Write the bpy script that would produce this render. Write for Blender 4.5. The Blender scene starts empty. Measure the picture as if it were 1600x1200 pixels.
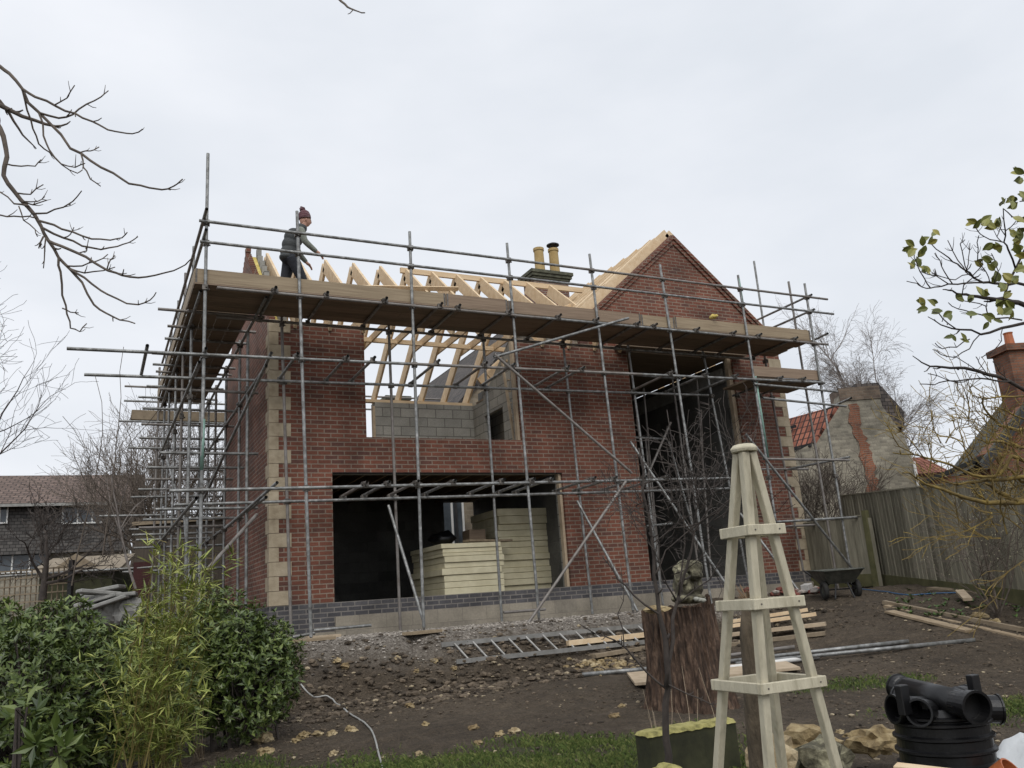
import bpy, bmesh, math, random
import numpy as np
from mathutils import Vector, Matrix, noise

# ------------------------------------------------------------------ camera
S = bpy.context.scene
F_PX, YAW, PITCH, ROLL = 1319.4, 0.4713, 0.2511, -0.0729
CAM = Vector((-2.5604, -13.8618, -0.1845))
fw = Vector((math.sin(YAW)*math.cos(PITCH), math.cos(YAW)*math.cos(PITCH), math.sin(PITCH)))
rt0 = Vector((math.cos(YAW), -math.sin(YAW), 0)); up0 = rt0.cross(fw)
RT = rt0*math.cos(ROLL) + up0*math.sin(ROLL)
UP = -rt0*math.sin(ROLL) + up0*math.cos(ROLL)
cd = bpy.data.cameras.new('camera'); cam = bpy.data.objects.new('camera', cd); S.collection.objects.link(cam)
cd.sensor_width = 36.0; cd.lens = F_PX/1600*36; cd.clip_start = 0.1; cd.clip_end = 2000
m = Matrix((RT, UP, -fw)).transposed().to_4x4(); m.translation = CAM
cam.matrix_world = m; S.camera = cam

# ------------------------------------------------------------------ light
SUN_EL, SUN_AZ = math.radians(48), math.radians(200)
W = bpy.data.worlds.new('World'); S.world = W; W.use_nodes = True
nt = W.node_tree; nt.nodes.clear()
out = nt.nodes.new('ShaderNodeOutputWorld'); bg = nt.nodes.new('ShaderNodeBackground'); bg2 = nt.nodes.new('ShaderNodeBackground')
sky = nt.nodes.new('ShaderNodeTexSky'); sky.sky_type = 'NISHITA'; sky.sun_disc = False
sky.sun_elevation = SUN_EL; sky.sun_rotation = SUN_AZ; sky.air_density = 1.5; sky.dust_density = 4
bg.inputs[1].default_value = 0.05; nt.links.new(sky.outputs[0], bg.inputs[0])
tc = nt.nodes.new('ShaderNodeTexCoord'); mp = nt.nodes.new('ShaderNodeMapping'); mp.inputs[3].default_value = (1.2, 1.2, 3.0)
nz = nt.nodes.new('ShaderNodeTexNoise'); nz.inputs['Scale'].default_value = 1.6; nz.inputs['Detail'].default_value = 5; nz.inputs['Roughness'].default_value = .5
rp = nt.nodes.new('ShaderNodeValToRGB')
rp.color_ramp.elements[0].position = .36; rp.color_ramp.elements[0].color = (.665, .70, .755, 1)
rp.color_ramp.elements[1].position = .66; rp.color_ramp.elements[1].color = (.80, .82, .865, 1)
nt.links.new(tc.outputs['Generated'], mp.inputs[0]); nt.links.new(mp.outputs[0], nz.inputs[0]); nt.links.new(nz.outputs['Fac'], rp.inputs[0])
nt.links.new(rp.outputs[0], bg2.inputs[0]); bg2.inputs[1].default_value = 1.13
mx = nt.nodes.new('ShaderNodeMixShader'); mx.inputs[0].default_value = .93      # a closed cloud deck over the sky
nt.links.new(bg.outputs[0], mx.inputs[1]); nt.links.new(bg2.outputs[0], mx.inputs[2]); nt.links.new(mx.outputs[0], out.inputs[0])
sl = bpy.data.lights.new('sun', 'SUN'); sl.energy = 1.5; sl.angle = math.radians(40); sl.color = (1, .97, .92)
so = bpy.data.objects.new('sun', sl); S.collection.objects.link(so); so.location = (0, 0, 40)
sd = Vector((math.sin(SUN_AZ)*math.cos(SUN_EL), math.cos(SUN_AZ)*math.cos(SUN_EL), math.sin(SUN_EL)))
so.rotation_euler = sd.to_track_quat('Z', 'Y').to_euler()
S.view_settings.view_transform = 'Standard'; S.view_settings.look = 'None'; S.view_settings.exposure = 0.1; S.view_settings.gamma = 1
S.cycles.use_denoising = True; S.cycles.max_bounces = 6; S.cycles.transparent_max_bounces = 4

# ------------------------------------------------------------------ pixel <-> place
def ray(x, y): return RT*((x-800)/F_PX) + UP*((600-y)/F_PX) + fw
def atY(x, y, Y): d = ray(x, y); return CAM + d*((Y-CAM.y)/d.y)
def atX(x, y, X): d = ray(x, y); return CAM + d*((X-CAM.x)/d.x)
def atZ(x, y, Z): d = ray(x, y); return CAM + d*((Z-CAM.z)/d.z)
def atD(x, y, D): return CAM + ray(x, y)*D
HF = Vector((math.sin(YAW), math.cos(YAW), 0))
def sstep(a, b, t):
    t = min(1, max(0, (t-a)/(b-a))); return t*t*(3-2*t)
def gz0(x, y):
    d = (x-CAM.x)*HF.x + (y-CAM.y)*HF.y
    z = -1.62 + max(0, d-6.8)*.082
    z += .46*sstep(5.5, 9.0, x)*sstep(-8.5, -4.5, y)
    k = sstep(-3.05+.35*noise.noise((x*.6, 3.1, 0)), -1.95, y)*sstep(-2.2, -.6, x) if x < 9 else sstep(-3.6, -1.5, y)
    z = z + (max(-.53, z) - z)*k
    return min(z, -.42)
def gz(x, y):
    z = gz0(x, y)
    n = noise.fractal((x*.9, y*.9, 0), .9, 2.1, 5)
    n2 = noise.fractal((x*4.2, y*4.2, 7), .8, 2.2, 4)
    w = sstep(30, 12, abs(x)+abs(y)*.6)
    flat = 1 - .85*sstep(-2.2, -1.8, y)*(1 if -1 < x < 7 else 0)
    bank = sstep(-3.6, -2.9, y)*(1-sstep(-2.3, -1.9, y)) if -1 < x < 8 else 0
    return z + w*flat*(n*.035 + n2*(.024+.05*bank))
def ground(px, py):
    d = ray(px, py); t = 2.5
    while t < 60:
        p = CAM + d*t
        if p.z <= gz(p.x, p.y): return p
        t += .02
    return CAM + d*30

# ------------------------------------------------------------------ materials
def newmat(name):
    m = bpy.data.materials.new(name); m.use_nodes = True; n = m.node_tree.nodes; n.clear()
    o = n.new('ShaderNodeOutputMaterial'); b = n.new('ShaderNodeBsdfPrincipled'); m.node_tree.links.new(b.outputs[0], o.inputs[0])
    return m, n, m.node_tree.links, b
def ramp(n, stops):
    r = n.new('ShaderNodeValToRGB'); e = r.color_ramp.elements
    while len(e) < len(stops): e.new(.5)
    for i, (p, c) in enumerate(stops): e[i].position = p; e[i].color = (*c, 1)
    return r
def coords(n, L, stretch=(1, 1, 1), kind='Object'):
    t = n.new('ShaderNodeTexCoord'); mp = n.new('ShaderNodeMapping'); mp.inputs[3].default_value = stretch
    L.new(t.outputs[kind], mp.inputs[0]); return mp.outputs[0]
def noisetex(n, L, vec, scale, detail=6, rough=.6, dist=0):
    t = n.new('ShaderNodeTexNoise'); t.inputs['Scale'].default_value = scale; t.inputs['Detail'].default_value = detail
    t.inputs['Roughness'].default_value = rough; t.inputs['Distortion'].default_value = dist; L.new(vec, t.inputs[0]); return t.outputs['Fac']
def math_(n, L, op, a, b):
    t = n.new('ShaderNodeMath'); t.operation = op
    for i, v in enumerate((a, b)):
        if isinstance(v, (int, float)): t.inputs[i].default_value = v
        else: L.new(v, t.inputs[i])
    return t.outputs[0]
def mixc(n, L, fac, a, b, mode='MIX'):
    t = n.new('ShaderNodeMix'); t.data_type = 'RGBA'; t.blend_type = mode
    for i, v in ((0, fac), (6, a), (7, b)):
        if isinstance(v, (int, float)): t.inputs[i].default_value = v
        elif isinstance(v, tuple): t.inputs[i].default_value = (*v, 1)
        else: L.new(v, t.inputs[i])
    return t.outputs[2]
def bump(n, L, b, h, s, d=.02):
    t = n.new('ShaderNodeBump'); t.inputs['Strength'].default_value = s; t.inputs['Distance'].default_value = d
    L.new(h, t.inputs['Height']); L.new(t.outputs[0], b.inputs['Normal'])
def M(name, c1, c2, scale=6, rough=.85, metal=0, bmp=.3, stretch=(1, 1, 1), mid=None, island=0, lo=.3, hi=.72, dist=0):
    m, n, L, b = newmat(name); v = coords(n, L, stretch); f = noisetex(n, L, v, scale, dist=dist)
    if island:
        g = n.new('ShaderNodeNewGeometry'); f = math_(n, L, 'ADD', math_(n, L, 'MULTIPLY', f, 1-island), math_(n, L, 'MULTIPLY', g.outputs['Random Per Island'], island))
    r = ramp(n, [(lo, c1), (hi, c2)] if mid is None else [(lo, c1), ((lo+hi)/2, mid), (hi, c2)])
    L.new(f, r.inputs[0]); L.new(r.outputs[0], b.inputs['Base Color'])
    b.inputs['Roughness'].default_value = rough; b.inputs['Metallic'].default_value = metal
    if bmp: bump(n, L, b, noisetex(n, L, v, scale*2.5), bmp)
    return m
def brickmat(name, c1, c2, mortar, bw=.225, bh=.075, mw=.010, rough=.9, stain=.35, flip=False, offset=.5, dark=(.05, .035, .035)):
    m, n, L, b = newmat(name)
    t = n.new('ShaderNodeTexCoord'); sx = n.new('ShaderNodeSeparateXYZ'); L.new(t.outputs['Object'], sx.inputs[0])
    cx = n.new('ShaderNodeCombineXYZ'); L.new(math_(n, L, 'ADD', sx.outputs[0], sx.outputs[1]), cx.inputs[0]); L.new(sx.outputs[2], cx.inputs[1])
    wob = n.new('ShaderNodeVectorMath'); wob.operation = 'ADD'
    nw = n.new('ShaderNodeTexNoise'); nw.inputs['Scale'].default_value = 9; L.new(t.outputs['Object'], nw.inputs[0])
    sc = n.new('ShaderNodeVectorMath'); sc.operation = 'SCALE'; sc.inputs[3].default_value = .006; L.new(nw.outputs['Color'], sc.inputs[0])
    L.new(cx.outputs[0], wob.inputs[0]); L.new(sc.outputs[0], wob.inputs[1])
    br = n.new('ShaderNodeTexBrick'); br.offset = offset; br.inputs['Scale'].default_value = 1; br.inputs['Mortar Size'].default_value = mw
    br.inputs['Brick Width'].default_value = bw; br.inputs['Row Height'].default_value = bh; br.inputs['Mortar Smooth'].default_value = .15
    br.inputs['Bias'].default_value = -.1
    br.inputs['Color1'].default_value = (0, 0, 0, 1); br.inputs['Color2'].default_value = (1, 1, 1, 1); br.inputs['Mortar'].default_value = (.5, .5, .5, 1)
    L.new(wob.outputs[0], br.inputs[0])
    r = ramp(n, [(0, dark), (.10, c1), (.55, tuple((a+c)/2 for a, c in zip(c1, c2))), (1, c2)]); L.new(br.outputs['Color'], r.inputs[0])
    f1 = noisetex(n, L, t.outputs['Object'], 30, 4); f2 = noisetex(n, L, t.outputs['Object'], 1.3, 5)
    c = mixc(n, L, .5, r.outputs[0], mixc(n, L, f1, tuple(x*.6 for x in c1), tuple(min(1, x*1.5) for x in c2)))
    mo = mixc(n, L, f1, tuple(x*.75 for x in mortar), tuple(x*1.15 for x in mortar))
    c = mixc(n, L, br.outputs['Fac'], c, mo)
    st = ramp(n, [(.35, (1-stain,)*3), (.65, (1+stain*.4,)*3)]); L.new(f2, st.inputs[0])
    c = mixc(n, L, 1.0, c, st.outputs[0], 'MULTIPLY'); L.new(c, b.inputs['Base Color'])
    b.inputs['Roughness'].default_value = rough
    h = math_(n, L, 'ADD', math_(n, L, 'MULTIPLY', br.outputs['Fac'], -1), math_(n, L, 'MULTIPLY', f1, .35)); bump(n, L, b, h, .6, .008)
    return m

mBrick = brickmat('red brick', (.098, .035, .022), (.215, .078, .049), (.25, .19, .145), stain=.42)
mBlue = brickmat('blue engineering brick', (.045, .045, .052), (.105, .10, .105), (.20, .185, .17), dark=(.03, .03, .035))
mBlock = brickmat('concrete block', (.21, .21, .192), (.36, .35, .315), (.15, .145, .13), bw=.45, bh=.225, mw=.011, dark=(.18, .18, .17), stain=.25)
mDBlock = brickmat('shade darkened block', (.085, .084, .077), (.145, .142, .13), (.12, .115, .105), bw=.45, bh=.225, mw=.009, dark=(.045, .045, .042), stain=.3)  # darker copy of the concrete block, room shade put into its colour
mFound = brickmat('foundation block', (.23, .205, .165), (.31, .275, .22), (.25, .22, .18), bw=.45, bh=.45, mw=.006, dark=(.2, .18, .15), stain=.3)
mRubble = brickmat('rubble stone', (.155, .14, .108), (.36, .33, .26), (.27, .245, .195), bw=.26, bh=.11, mw=.014, dark=(.085, .078, .065), stain=.45)
mTanStone = brickmat('tan rubble stone', (.17, .14, .10), (.30, .25, .18), (.26, .22, .17), bw=.3, bh=.13, mw=.018, dark=(.13, .11, .08))
mOldBrick = brickmat('old orange brick', (.17, .062, .032), (.30, .115, .06), (.22, .17, .13), stain=.5)
mChimBrick = brickmat('old chimney brick', (.12, .042, .03), (.20, .08, .055), (.28, .24, .2), mw=.014)
mQuoin = M('sandstone', (.29, .235, .16), (.46, .39, .285), 5, .92, bmp=.35, mid=(.39, .325, .23))
mTube = M('galvanised steel', (.11, .105, .098), (.44, .44, .43), 11, .45, .45, bmp=.15, mid=(.24, .245, .24), lo=.3, hi=.75)
mTubeG = M('green painted tube', (.13, .23, .19), (.24, .37, .32), 9, .55, .2, bmp=.1)
mTubeR = M('weathered tube', (.15, .13, .115), (.28, .265, .25), 7, .6, .3, bmp=.15)
mCoup = M('coupler steel', (.06, .055, .05), (.20, .18, .16), 20, .55, .5, bmp=.2)
def wood(name, c1, c2, axis='x', rough=.75, sc=5):
    s = {'x': (.25, 6, 6), 'y': (6, .25, 6), 'z': (6, 6, .25), 'n': (1.5, 1.5, 1.5)}[axis]
    return M(name, c1, c2, sc, rough, bmp=.15, stretch=s)
mBoard = wood('scaffold board', (.12, .085, .055), (.25, .19, .13))
mToe = wood('toe board', (.22, .165, .105), (.36, .285, .19))
mToe2 = wood('dark toe board', (.18, .125, .085), (.29, .215, .15))
mPine = wood('new pine', (.58, .42, .25), (.74, .59, .40), 'n')
mPineX = wood('new pine lengthwise', (.58, .42, .25), (.73, .58, .39), 'x')
mOldWood = wood('weathered timber', (.17, .13, .085), (.30, .24, .165), 'n')
mPlank = wood('pale plank', (.36, .28, .19), (.52, .42, .30), 'n')
mJoist = wood('joist', (.15, .10, .06), (.25, .17, .1), 'y')
mPir = M('cream insulation board', (.56, .505, .335), (.72, .665, .475), 4, .8, bmp=.2)
mPirY = M('yellow insulation wool', (.50, .38, .08), (.70, .58, .22), 14, .95, bmp=.6)
mSlab = M('concrete floor', (.12, .115, .105), (.18, .17, .155), 5, .9)
mFence = M('grey fence board', (.135, .125, .09), (.335, .312, .238), 3.2, .92, bmp=.3, stretch=(5, 5, .6), island=.35)
mGravelBoard = M('green stained gravel board', (.07, .072, .03), (.15, .14, .065), 4, .95)
mBark = M('stump bark', (.024, .015, .010), (.19, .125, .085), 5, .95, bmp=1.0, stretch=(4.5, 4.5, 1.3), mid=(.075, .046, .031), lo=.33, hi=.7, dist=.6)
mTwig = M('grey brown bark', (.06, .048, .038), (.16, .13, .105), 9, .9, bmp=.3)
mTwigDark = M('dark bark', (.035, .028, .025), (.085, .07, .06), 9, .9, bmp=.3)
mLichen = M('yellow lichen bark', (.10, .07, .03), (.36, .26, .065), 12, .95, mid=(.19, .135, .042))
mBirch = M('birch bark', (.12, .10, .09), (.30, .27, .25), 6, .9)
mTrunk = M('mossy trunk bark', (.05, .038, .024), (.135, .105, .07), 14, .95, bmp=.7, stretch=(2, 2, .7))
def leafmat(name, c1, c2, c3, rough=.45):
    m, n, L, b = newmat(name); g = n.new('ShaderNodeNewGeometry'); v = coords(n, L)
    f = math_(n, L, 'ADD', math_(n, L, 'MULTIPLY', g.outputs['Random Per Island'], .55), math_(n, L, 'MULTIPLY', noisetex(n, L, v, 2.2, 3), .5))
    r = ramp(n, [(.2, c1), (.55, c2), (.9, c3)]); L.new(f, r.inputs[0]); L.new(r.outputs[0], b.inputs['Base Color']); b.inputs['Roughness'].default_value = rough
    return m
mLaurel = leafmat('evergreen leaves', (.028, .05, .011), (.085, .125, .028), (.20, .245, .07), .38)
mBamboo = leafmat('bamboo leaves', (.10, .135, .024), (.25, .295, .06), (.50, .50, .16), .5)
mLeafR = leafmat('variegated leaves', (.085, .105, .022), (.17, .185, .04), (.42, .36, .08), .5)
mFernL = leafmat('weed leaves', (.03, .06, .012), (.06, .12, .022), (.12, .19, .04))
mGrass = leafmat('grass blades', (.045, .075, .015), (.10, .145, .03), (.22, .23, .075), .7)
mCane = M('bamboo cane', (.16, .13, .04), (.32, .26, .09), 6, .6)
mRoofTile = None
mObel = M('sage painted timber', (.34, .305, .215), (.56, .515, .39), 9, .7, bmp=.35, mid=(.47, .43, .32), stretch=(3, 3, .6), lo=.25, hi=.6)
mPlastic = M('black plastic', (.003, .003, .0035), (.009, .009, .010), 12, .36, bmp=.05)
mRubber = M('black rubber', (.014, .014, .014), (.035, .033, .03), 12, .85)
mBarrow = M('muddy barrow steel', (.045, .05, .042), (.13, .13, .11), 9, .65, .3)
def ystone():
    m, n, L, b = newmat('yellow limestone'); oi = n.new('ShaderNodeObjectInfo'); g = n.new('ShaderNodeNewGeometry'); v = coords(n, L); f = noisetex(n, L, v, 9)
    r = ramp(n, [(.3, (.15, .115, .07)), (.5, (.34, .275, .17)), (.7, (.55, .48, .34))]); L.new(f, r.inputs[0])
    h = ramp(n, [(0, (.62, .55, .45)), (.5, (.88, .82, .68)), (1, (1.0, .97, .92))]); L.new(math_(n, L, 'FRACT', math_(n, L, 'ADD', oi.outputs['Random'], g.outputs['Random Per Island']), 0), h.inputs[0])
    L.new(mixc(n, L, 1., r.outputs[0], h.outputs[0], 'MULTIPLY'), b.inputs['Base Color']); b.inputs['Roughness'].default_value = .95; bump(n, L, b, noisetex(n, L, v, 30), .8); return m
mYStone = ystone()
mMossStone = M('mossy stone', (.03, .027, .019), (.32, .30, .20), 9, .97, bmp=1., mid=(.11, .10, .066), lo=.36, hi=.68)
mSleeper = M('dark green timber', (.018, .019, .009), (.055, .056, .025), 5, .95)
mMossTop = M('yellow moss', (.13, .12, .04), (.48, .43, .18), 11, 1, bmp=.9, mid=(.33, .30, .105))
mWhite = M('white paint', (.62, .62, .6), (.74, .74, .72), 5, .5)
mSheet = M('white plastic sheet', (.55, .57, .58), (.70, .72, .73), 4, .45, bmp=.3)
mTerra = M('orange pipe plastic', (.35, .10, .035), (.45, .14, .05), 8, .5)
mCable = M('grey hose', (.28, .28, .27), (.42, .42, .40), 8, .6)
mBlueHose = M('blue water pipe', (.025, .085, .19), (.05, .14, .28), 8, .5)
mSkin = M('skin', (.42, .225, .16), (.52, .30, .22), 9, .6)
mVest = M('charcoal quilted gilet', (.028, .032, .034), (.06, .066, .068), 9, .7, bmp=.5, stretch=(.5, .5, 5))
mSleeve = M('grey green jumper', (.15, .165, .14), (.24, .255, .22), 18, .95)
mTrous = M('navy trousers', (.010, .012, .018), (.024, .027, .036), 9, .85)
mHat = M('maroon and grey knitted hat', (.07, .025, .032), (.26, .22, .23), 18, .95, bmp=.6, stretch=(.4, .4, 2.5), mid=(.12, .05, .06))
mBoot = M('tan boot leather', (.20, .13, .07), (.30, .2, .11), 9, .8)
mGlass = M('window glass', (.05, .06, .07), (.10, .115, .13), 3, .12, bmp=0)
mGutter = M('black gutter', (.012, .012, .013), (.025, .025, .026), 8, .5)
mRubbleRed = M('broken brick', (.13, .035, .028), (.40, .36, .32), 3, .95, mid=(.20, .075, .055), island=.9, lo=.1, hi=.8)
mPot = M('buff clay', (.34, .235, .095), (.46, .34, .16), 5, .9)
mLead = M('lichen mortar stone', (.05, .052, .035), (.15, .15, .105), 9, .95, bmp=.6)
mGrey = M('grey slabs', (.20, .20, .19), (.36, .355, .335), 7, .95)
mOliveB = M('tan felt', (.20, .165, .12), (.31, .26, .2), 7, .95)
mRed = M('faded red panel', (.045, .011, .011), (.07, .017, .016), 6, .7)
def rooftile(name, c1, c2, row, col, rnd=.5, bmp=1., curve=False):
    m, n, L, b = newmat(name); t = n.new('ShaderNodeTexCoord')
    br = n.new('ShaderNodeTexBrick'); br.offset = 0 if curve else .5
    br.inputs['Scale'].default_value = 1; br.inputs['Brick Width'].default_value = col; br.inputs['Row Height'].default_value = row
    br.inputs['Mortar Size'].default_value = row*.09; br.inputs['Color1'].default_value = (0, 0, 0, 1); br.inputs['Color2'].default_value = (1, 1, 1, 1); br.inputs['Mortar'].default_value = (.2, .2, .2, 1)
    L.new(t.outputs['UV'], br.inputs[0])
    f = noisetex(n, L, t.outputs['UV'], .9, 6); g = math_(n, L, 'ADD', math_(n, L, 'MULTIPLY', br.outputs['Color'], rnd), math_(n, L, 'MULTIPLY', f, 1-rnd))
    r = ramp(n, [(.25, c1), (.75, c2)]); L.new(g, r.inputs[0])
    c = mixc(n, L, br.outputs['Fac'], r.outputs[0], tuple(x*.35 for x in c1)); L.new(c, b.inputs['Base Color']); b.inputs['Roughness'].default_value = .9
    sx = n.new('ShaderNodeSeparateXYZ'); L.new(t.outputs['UV'], sx.inputs[0])
    saw = math_(n, L, 'FRACT', math_(n, L, 'DIVIDE', sx.outputs[1], row), 0)
    h = math_(n, L, 'MULTIPLY', saw, -1)
    if curve: h = math_(n, L, 'ADD', h, math_(n, L, 'SINE', math_(n, L, 'MULTIPLY', sx.outputs[0], 2*math.pi/col), 0))
    bump(n, L, b, h, bmp, row*.2); return m
mPantile = rooftile('orange pantile', (.20, .066, .04), (.36, .135, .085), .3, .24, curve=True)
mDarkTile = rooftile('dark plain tile', (.035, .03, .028), (.095, .078, .068), .14, .2)
mBrownTile = rooftile('brown concrete tile', (.115, .078, .062), (.185, .13, .105), .30, .33)
mCladding = rooftile('dark hung tile', (.05, .047, .045), (.105, .098, .092), .14, .22)
mSlate = rooftile('mossy slate', (.032, .034, .03), (.085, .09, .07), .2, .3)

def soilmat():
    m, n, L, b = newmat('garden soil and turf'); g = n.new('ShaderNodeNewGeometry'); P = g.outputs['Position']
    a = noisetex(n, L, P, .8, 8, .65); c = noisetex(n, L, P, 7, 8, .7); d = noisetex(n, L, P, 38, 5, .7)
    r = ramp(n, [(.34, (.024, .017, .010)), (.5, (.105, .079, .053)), (.66, (.235, .183, .127))])
    L.new(math_(n, L, 'ADD', math_(n, L, 'MULTIPLY', a, .25), math_(n, L, 'ADD', math_(n, L, 'MULTIPLY', c, .33), math_(n, L, 'MULTIPLY', d, .42))), r.inputs[0])
    vo = n.new('ShaderNodeTexVoronoi'); vo.inputs['Scale'].default_value = 26; L.new(P, vo.inputs[0])
    sp = ramp(n, [(.0, (1, 1, 1)), (.10, (0, 0, 0))]); L.new(vo.outputs['Distance'], sp.inputs[0])
    col = mixc(n, L, math_(n, L, 'MULTIPLY', sp.outputs[0], math_(n, L, 'GREATER_THAN', c, .54)), r.outputs[0], (.20, .165, .115))
    gr = n.new('ShaderNodeAttribute'); gr.attribute_name = 'gravel'
    vg = n.new('ShaderNodeTexVoronoi'); vg.inputs['Scale'].default_value = 34; L.new(P, vg.inputs[0])
    rg = ramp(n, [(0, (.16, .138, .114)), (.5, (.29, .257, .22)), (1, (.43, .39, .34))]); L.new(vg.outputs['Color'], rg.inputs[0])
    col = mixc(n, L, math_(n, L, 'MULTIPLY', gr.outputs['Fac'], ramp_fac(n, L, c, .3, .5)), col, rg.outputs[0])
    tu = n.new('ShaderNodeAttribute'); tu.attribute_name = 'turf'
    rt = ramp(n, [(.3, (.032, .046, .012)), (.7, (.085, .105, .03))]); L.new(d, rt.inputs[0])
    col = mixc(n, L, math_(n, L, 'MULTIPLY', tu.outputs['Fac'], ramp_fac(n, L, c, .38, .55)), col, rt.outputs[0])
    L.new(col, b.inputs['Base Color']); b.inputs['Roughness'].default_value = .97
    h = math_(n, L, 'ADD', math_(n, L, 'MULTIPLY', c, .7), math_(n, L, 'MULTIPLY', d, .8)); bump(n, L, b, h, 1.0, .10)
    return m
def ramp_fac(n, L, f, a, b):
    r = ramp(n, [(a, (0, 0, 0)), (b, (1, 1, 1))]); L.new(f, r.inputs[0]); return r.outputs[0]
mSoil = soilmat()

# ------------------------------------------------------------------ mesh builder
ORIG = {}
class MB:
    def __init__(s): s.v = []; s.f = []; s.uv = None
    def add(s, vs, fs):
        o = len(s.v); s.v += [tuple(v) for v in vs]; s.f += [tuple(i+o for i in f) for f in fs]
    def box(s, lo, hi):
        (a, b, c), (d, e, f) = lo, hi
        s.add([(a, b, c), (d, b, c), (d, e, c), (a, e, c), (a, b, f), (d, b, f), (d, e, f), (a, e, f)],
              [(0, 3, 2, 1), (4, 5, 6, 7), (0, 1, 5, 4), (1, 2, 6, 5), (2, 3, 7, 6), (3, 0, 4, 7)])
    def bar(s, p, q, w, h, up=(0, 0, 1), ext=0):
        p = Vector(p); q = Vector(q); d = (q-p).normalized(); p = p-d*ext; q = q+d*ext; up = Vector(up)
        x = d.cross(up)
        if x.length < 1e-4: x = d.cross(Vector((0, 1, 0)))
        x.normalize(); u = x.cross(d); x = x*w/2; u = u*h/2
        s.add([p-x-u, p+x-u, p+x+u, p-x+u, q-x-u, q+x-u, q+x+u, q-x+u],
              [(0, 1, 2, 3), (7, 6, 5, 4), (0, 4, 5, 1), (1, 5, 6, 2), (2, 6, 7, 3), (3, 7, 4, 0)])
    def tube(s, pts, rad, k=8, cap=True, hollow=False):
        pts = [Vector(p) for p in pts]; n = len(pts)
        if isinstance(rad, (int, float)): rad = [rad]*n
        o = len(s.v); x = None
        for i, p in enumerate(pts):
            d = (pts[min(i+1, n-1)]-pts[max(i-1, 0)])
            d = d.normalized() if d.length > 1e-9 else Vector((0, 0, 1))
            if x is None: x = d.cross(Vector((.31, .2, .93)) if abs(d.z) < .9 else Vector((1, .1, 0)))
            x = (x - d*x.dot(d)).normalized(); y = d.cross(x)
            for j in range(k):
                a = 2*math.pi*j/k; s.v.append(tuple(p + (x*math.cos(a)+y*math.sin(a))*rad[i]))
        for i in range(n-1):
            for j in range(k):
                a = o+i*k+j; b = o+i*k+(j+1) % k; s.f.append((a, b, b+k, a+k))
        if cap and not hollow:
            s.f.append(tuple(o+j for j in reversed(range(k)))); s.f.append(tuple(o+(n-1)*k+j for j in range(k)))
    def prism(s, poly, ext):            # poly: 3D points, ext: vector
        n = len(poly); e = Vector(ext); a = [Vector(p) for p in poly]
        s.add(a+[p+e for p in a], [tuple(reversed(range(n)))[:], tuple(range(n, 2*n))]+[(i, (i+1) % n, (i+1) % n+n, i+n) for i in range(n)])
    def lathe(s, prof, c=(0, 0, 0), k=24, axis=None):
        o = len(s.v); c = Vector(c); R = axis.to_track_quat('Z', 'Y').to_matrix() if axis else Matrix.Identity(3)
        for r, z in prof:
            for j in range(k):
                a = 2*math.pi*j/k; s.v.append(tuple(c+R @ Vector((r*math.cos(a), r*math.sin(a), z))))
        for i in range(len(prof)-1):
            for j in range(k):
                a = o+i*k+j; b = o+i*k+(j+1) % k; s.f.append((a, b, b+k, a+k))
    def blob(s, c, r, rng, sub=1, amp=.25, freq=2.):
        bm = bmesh.new(); bmesh.ops.create_icosphere(bm, subdivisions=sub, radius=1); off = rng.random()*100
        r = Vector(r) if not isinstance(r, (int, float)) else Vector((r, r, r)); c = Vector(c); q = Matrix.Rotation(rng.random()*6.28, 3, 'Z')
        vs = []
        for v in bm.verts:
            k = 1+amp*noise.noise(v.co*freq+Vector((off, 0, 0)))*2; vs.append(c + q @ Vector((v.co.x*r.x*k, v.co.y*r.y*k, v.co.z*r.z*k)))
        s.add(vs, [tuple(v.index for v in f.verts) for f in bm.faces]); bm.free()
    def build(s, name, mat, parent=None, smooth=False, bev=0, origin=None):
        me = bpy.data.meshes.new(name); o = bpy.data.objects.new(name, me)
        L = Vector((0, 0, 0))
        if parent is not None: L = ORIG.get(parent.name, Vector((0, 0, 0)))
        elif origin is not None: L = Vector(origin)
        vs = [(v[0]-L.x, v[1]-L.y, v[2]-L.z) for v in s.v]
        me.from_pydata(vs, [], s.f)
        if s.uv:
            l = me.uv_layers.new(name='UVMap'); fl = [c for f in s.uv for uvp in f for c in uvp]; l.data.foreach_set('uv', fl)
        me.update()
        if smooth: me.polygons.foreach_set('use_smooth', [True]*len(me.polygons))
        me.materials.append(mat); S.collection.objects.link(o)
        if parent is not None: o.parent = parent
        else: o.location = L
        ORIG[o.name] = L
        if bev:
            b = o.modifiers.new('bevel', 'BEVEL'); b.width = bev; b.segments = 1; b.limit_method = 'ANGLE'
        return o
def tag(o, label=None, cat=None, group=None, kind=None):
    for k, v in (('label', label), ('category', cat), ('group', group), ('kind', kind)):
        if v: o[k] = v
    return o
def thing(name, loc, label, cat, group=None):
    o = bpy.data.objects.new(name, None); S.collection.objects.link(o); o.location = Vector(loc); o.empty_display_size = .2
    ORIG[o.name] = Vector(loc); return tag(o, label, cat, group)
def on_ground(p, dz=0): return Vector((p[0], p[1], gz(p[0], p[1])+dz))

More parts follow.
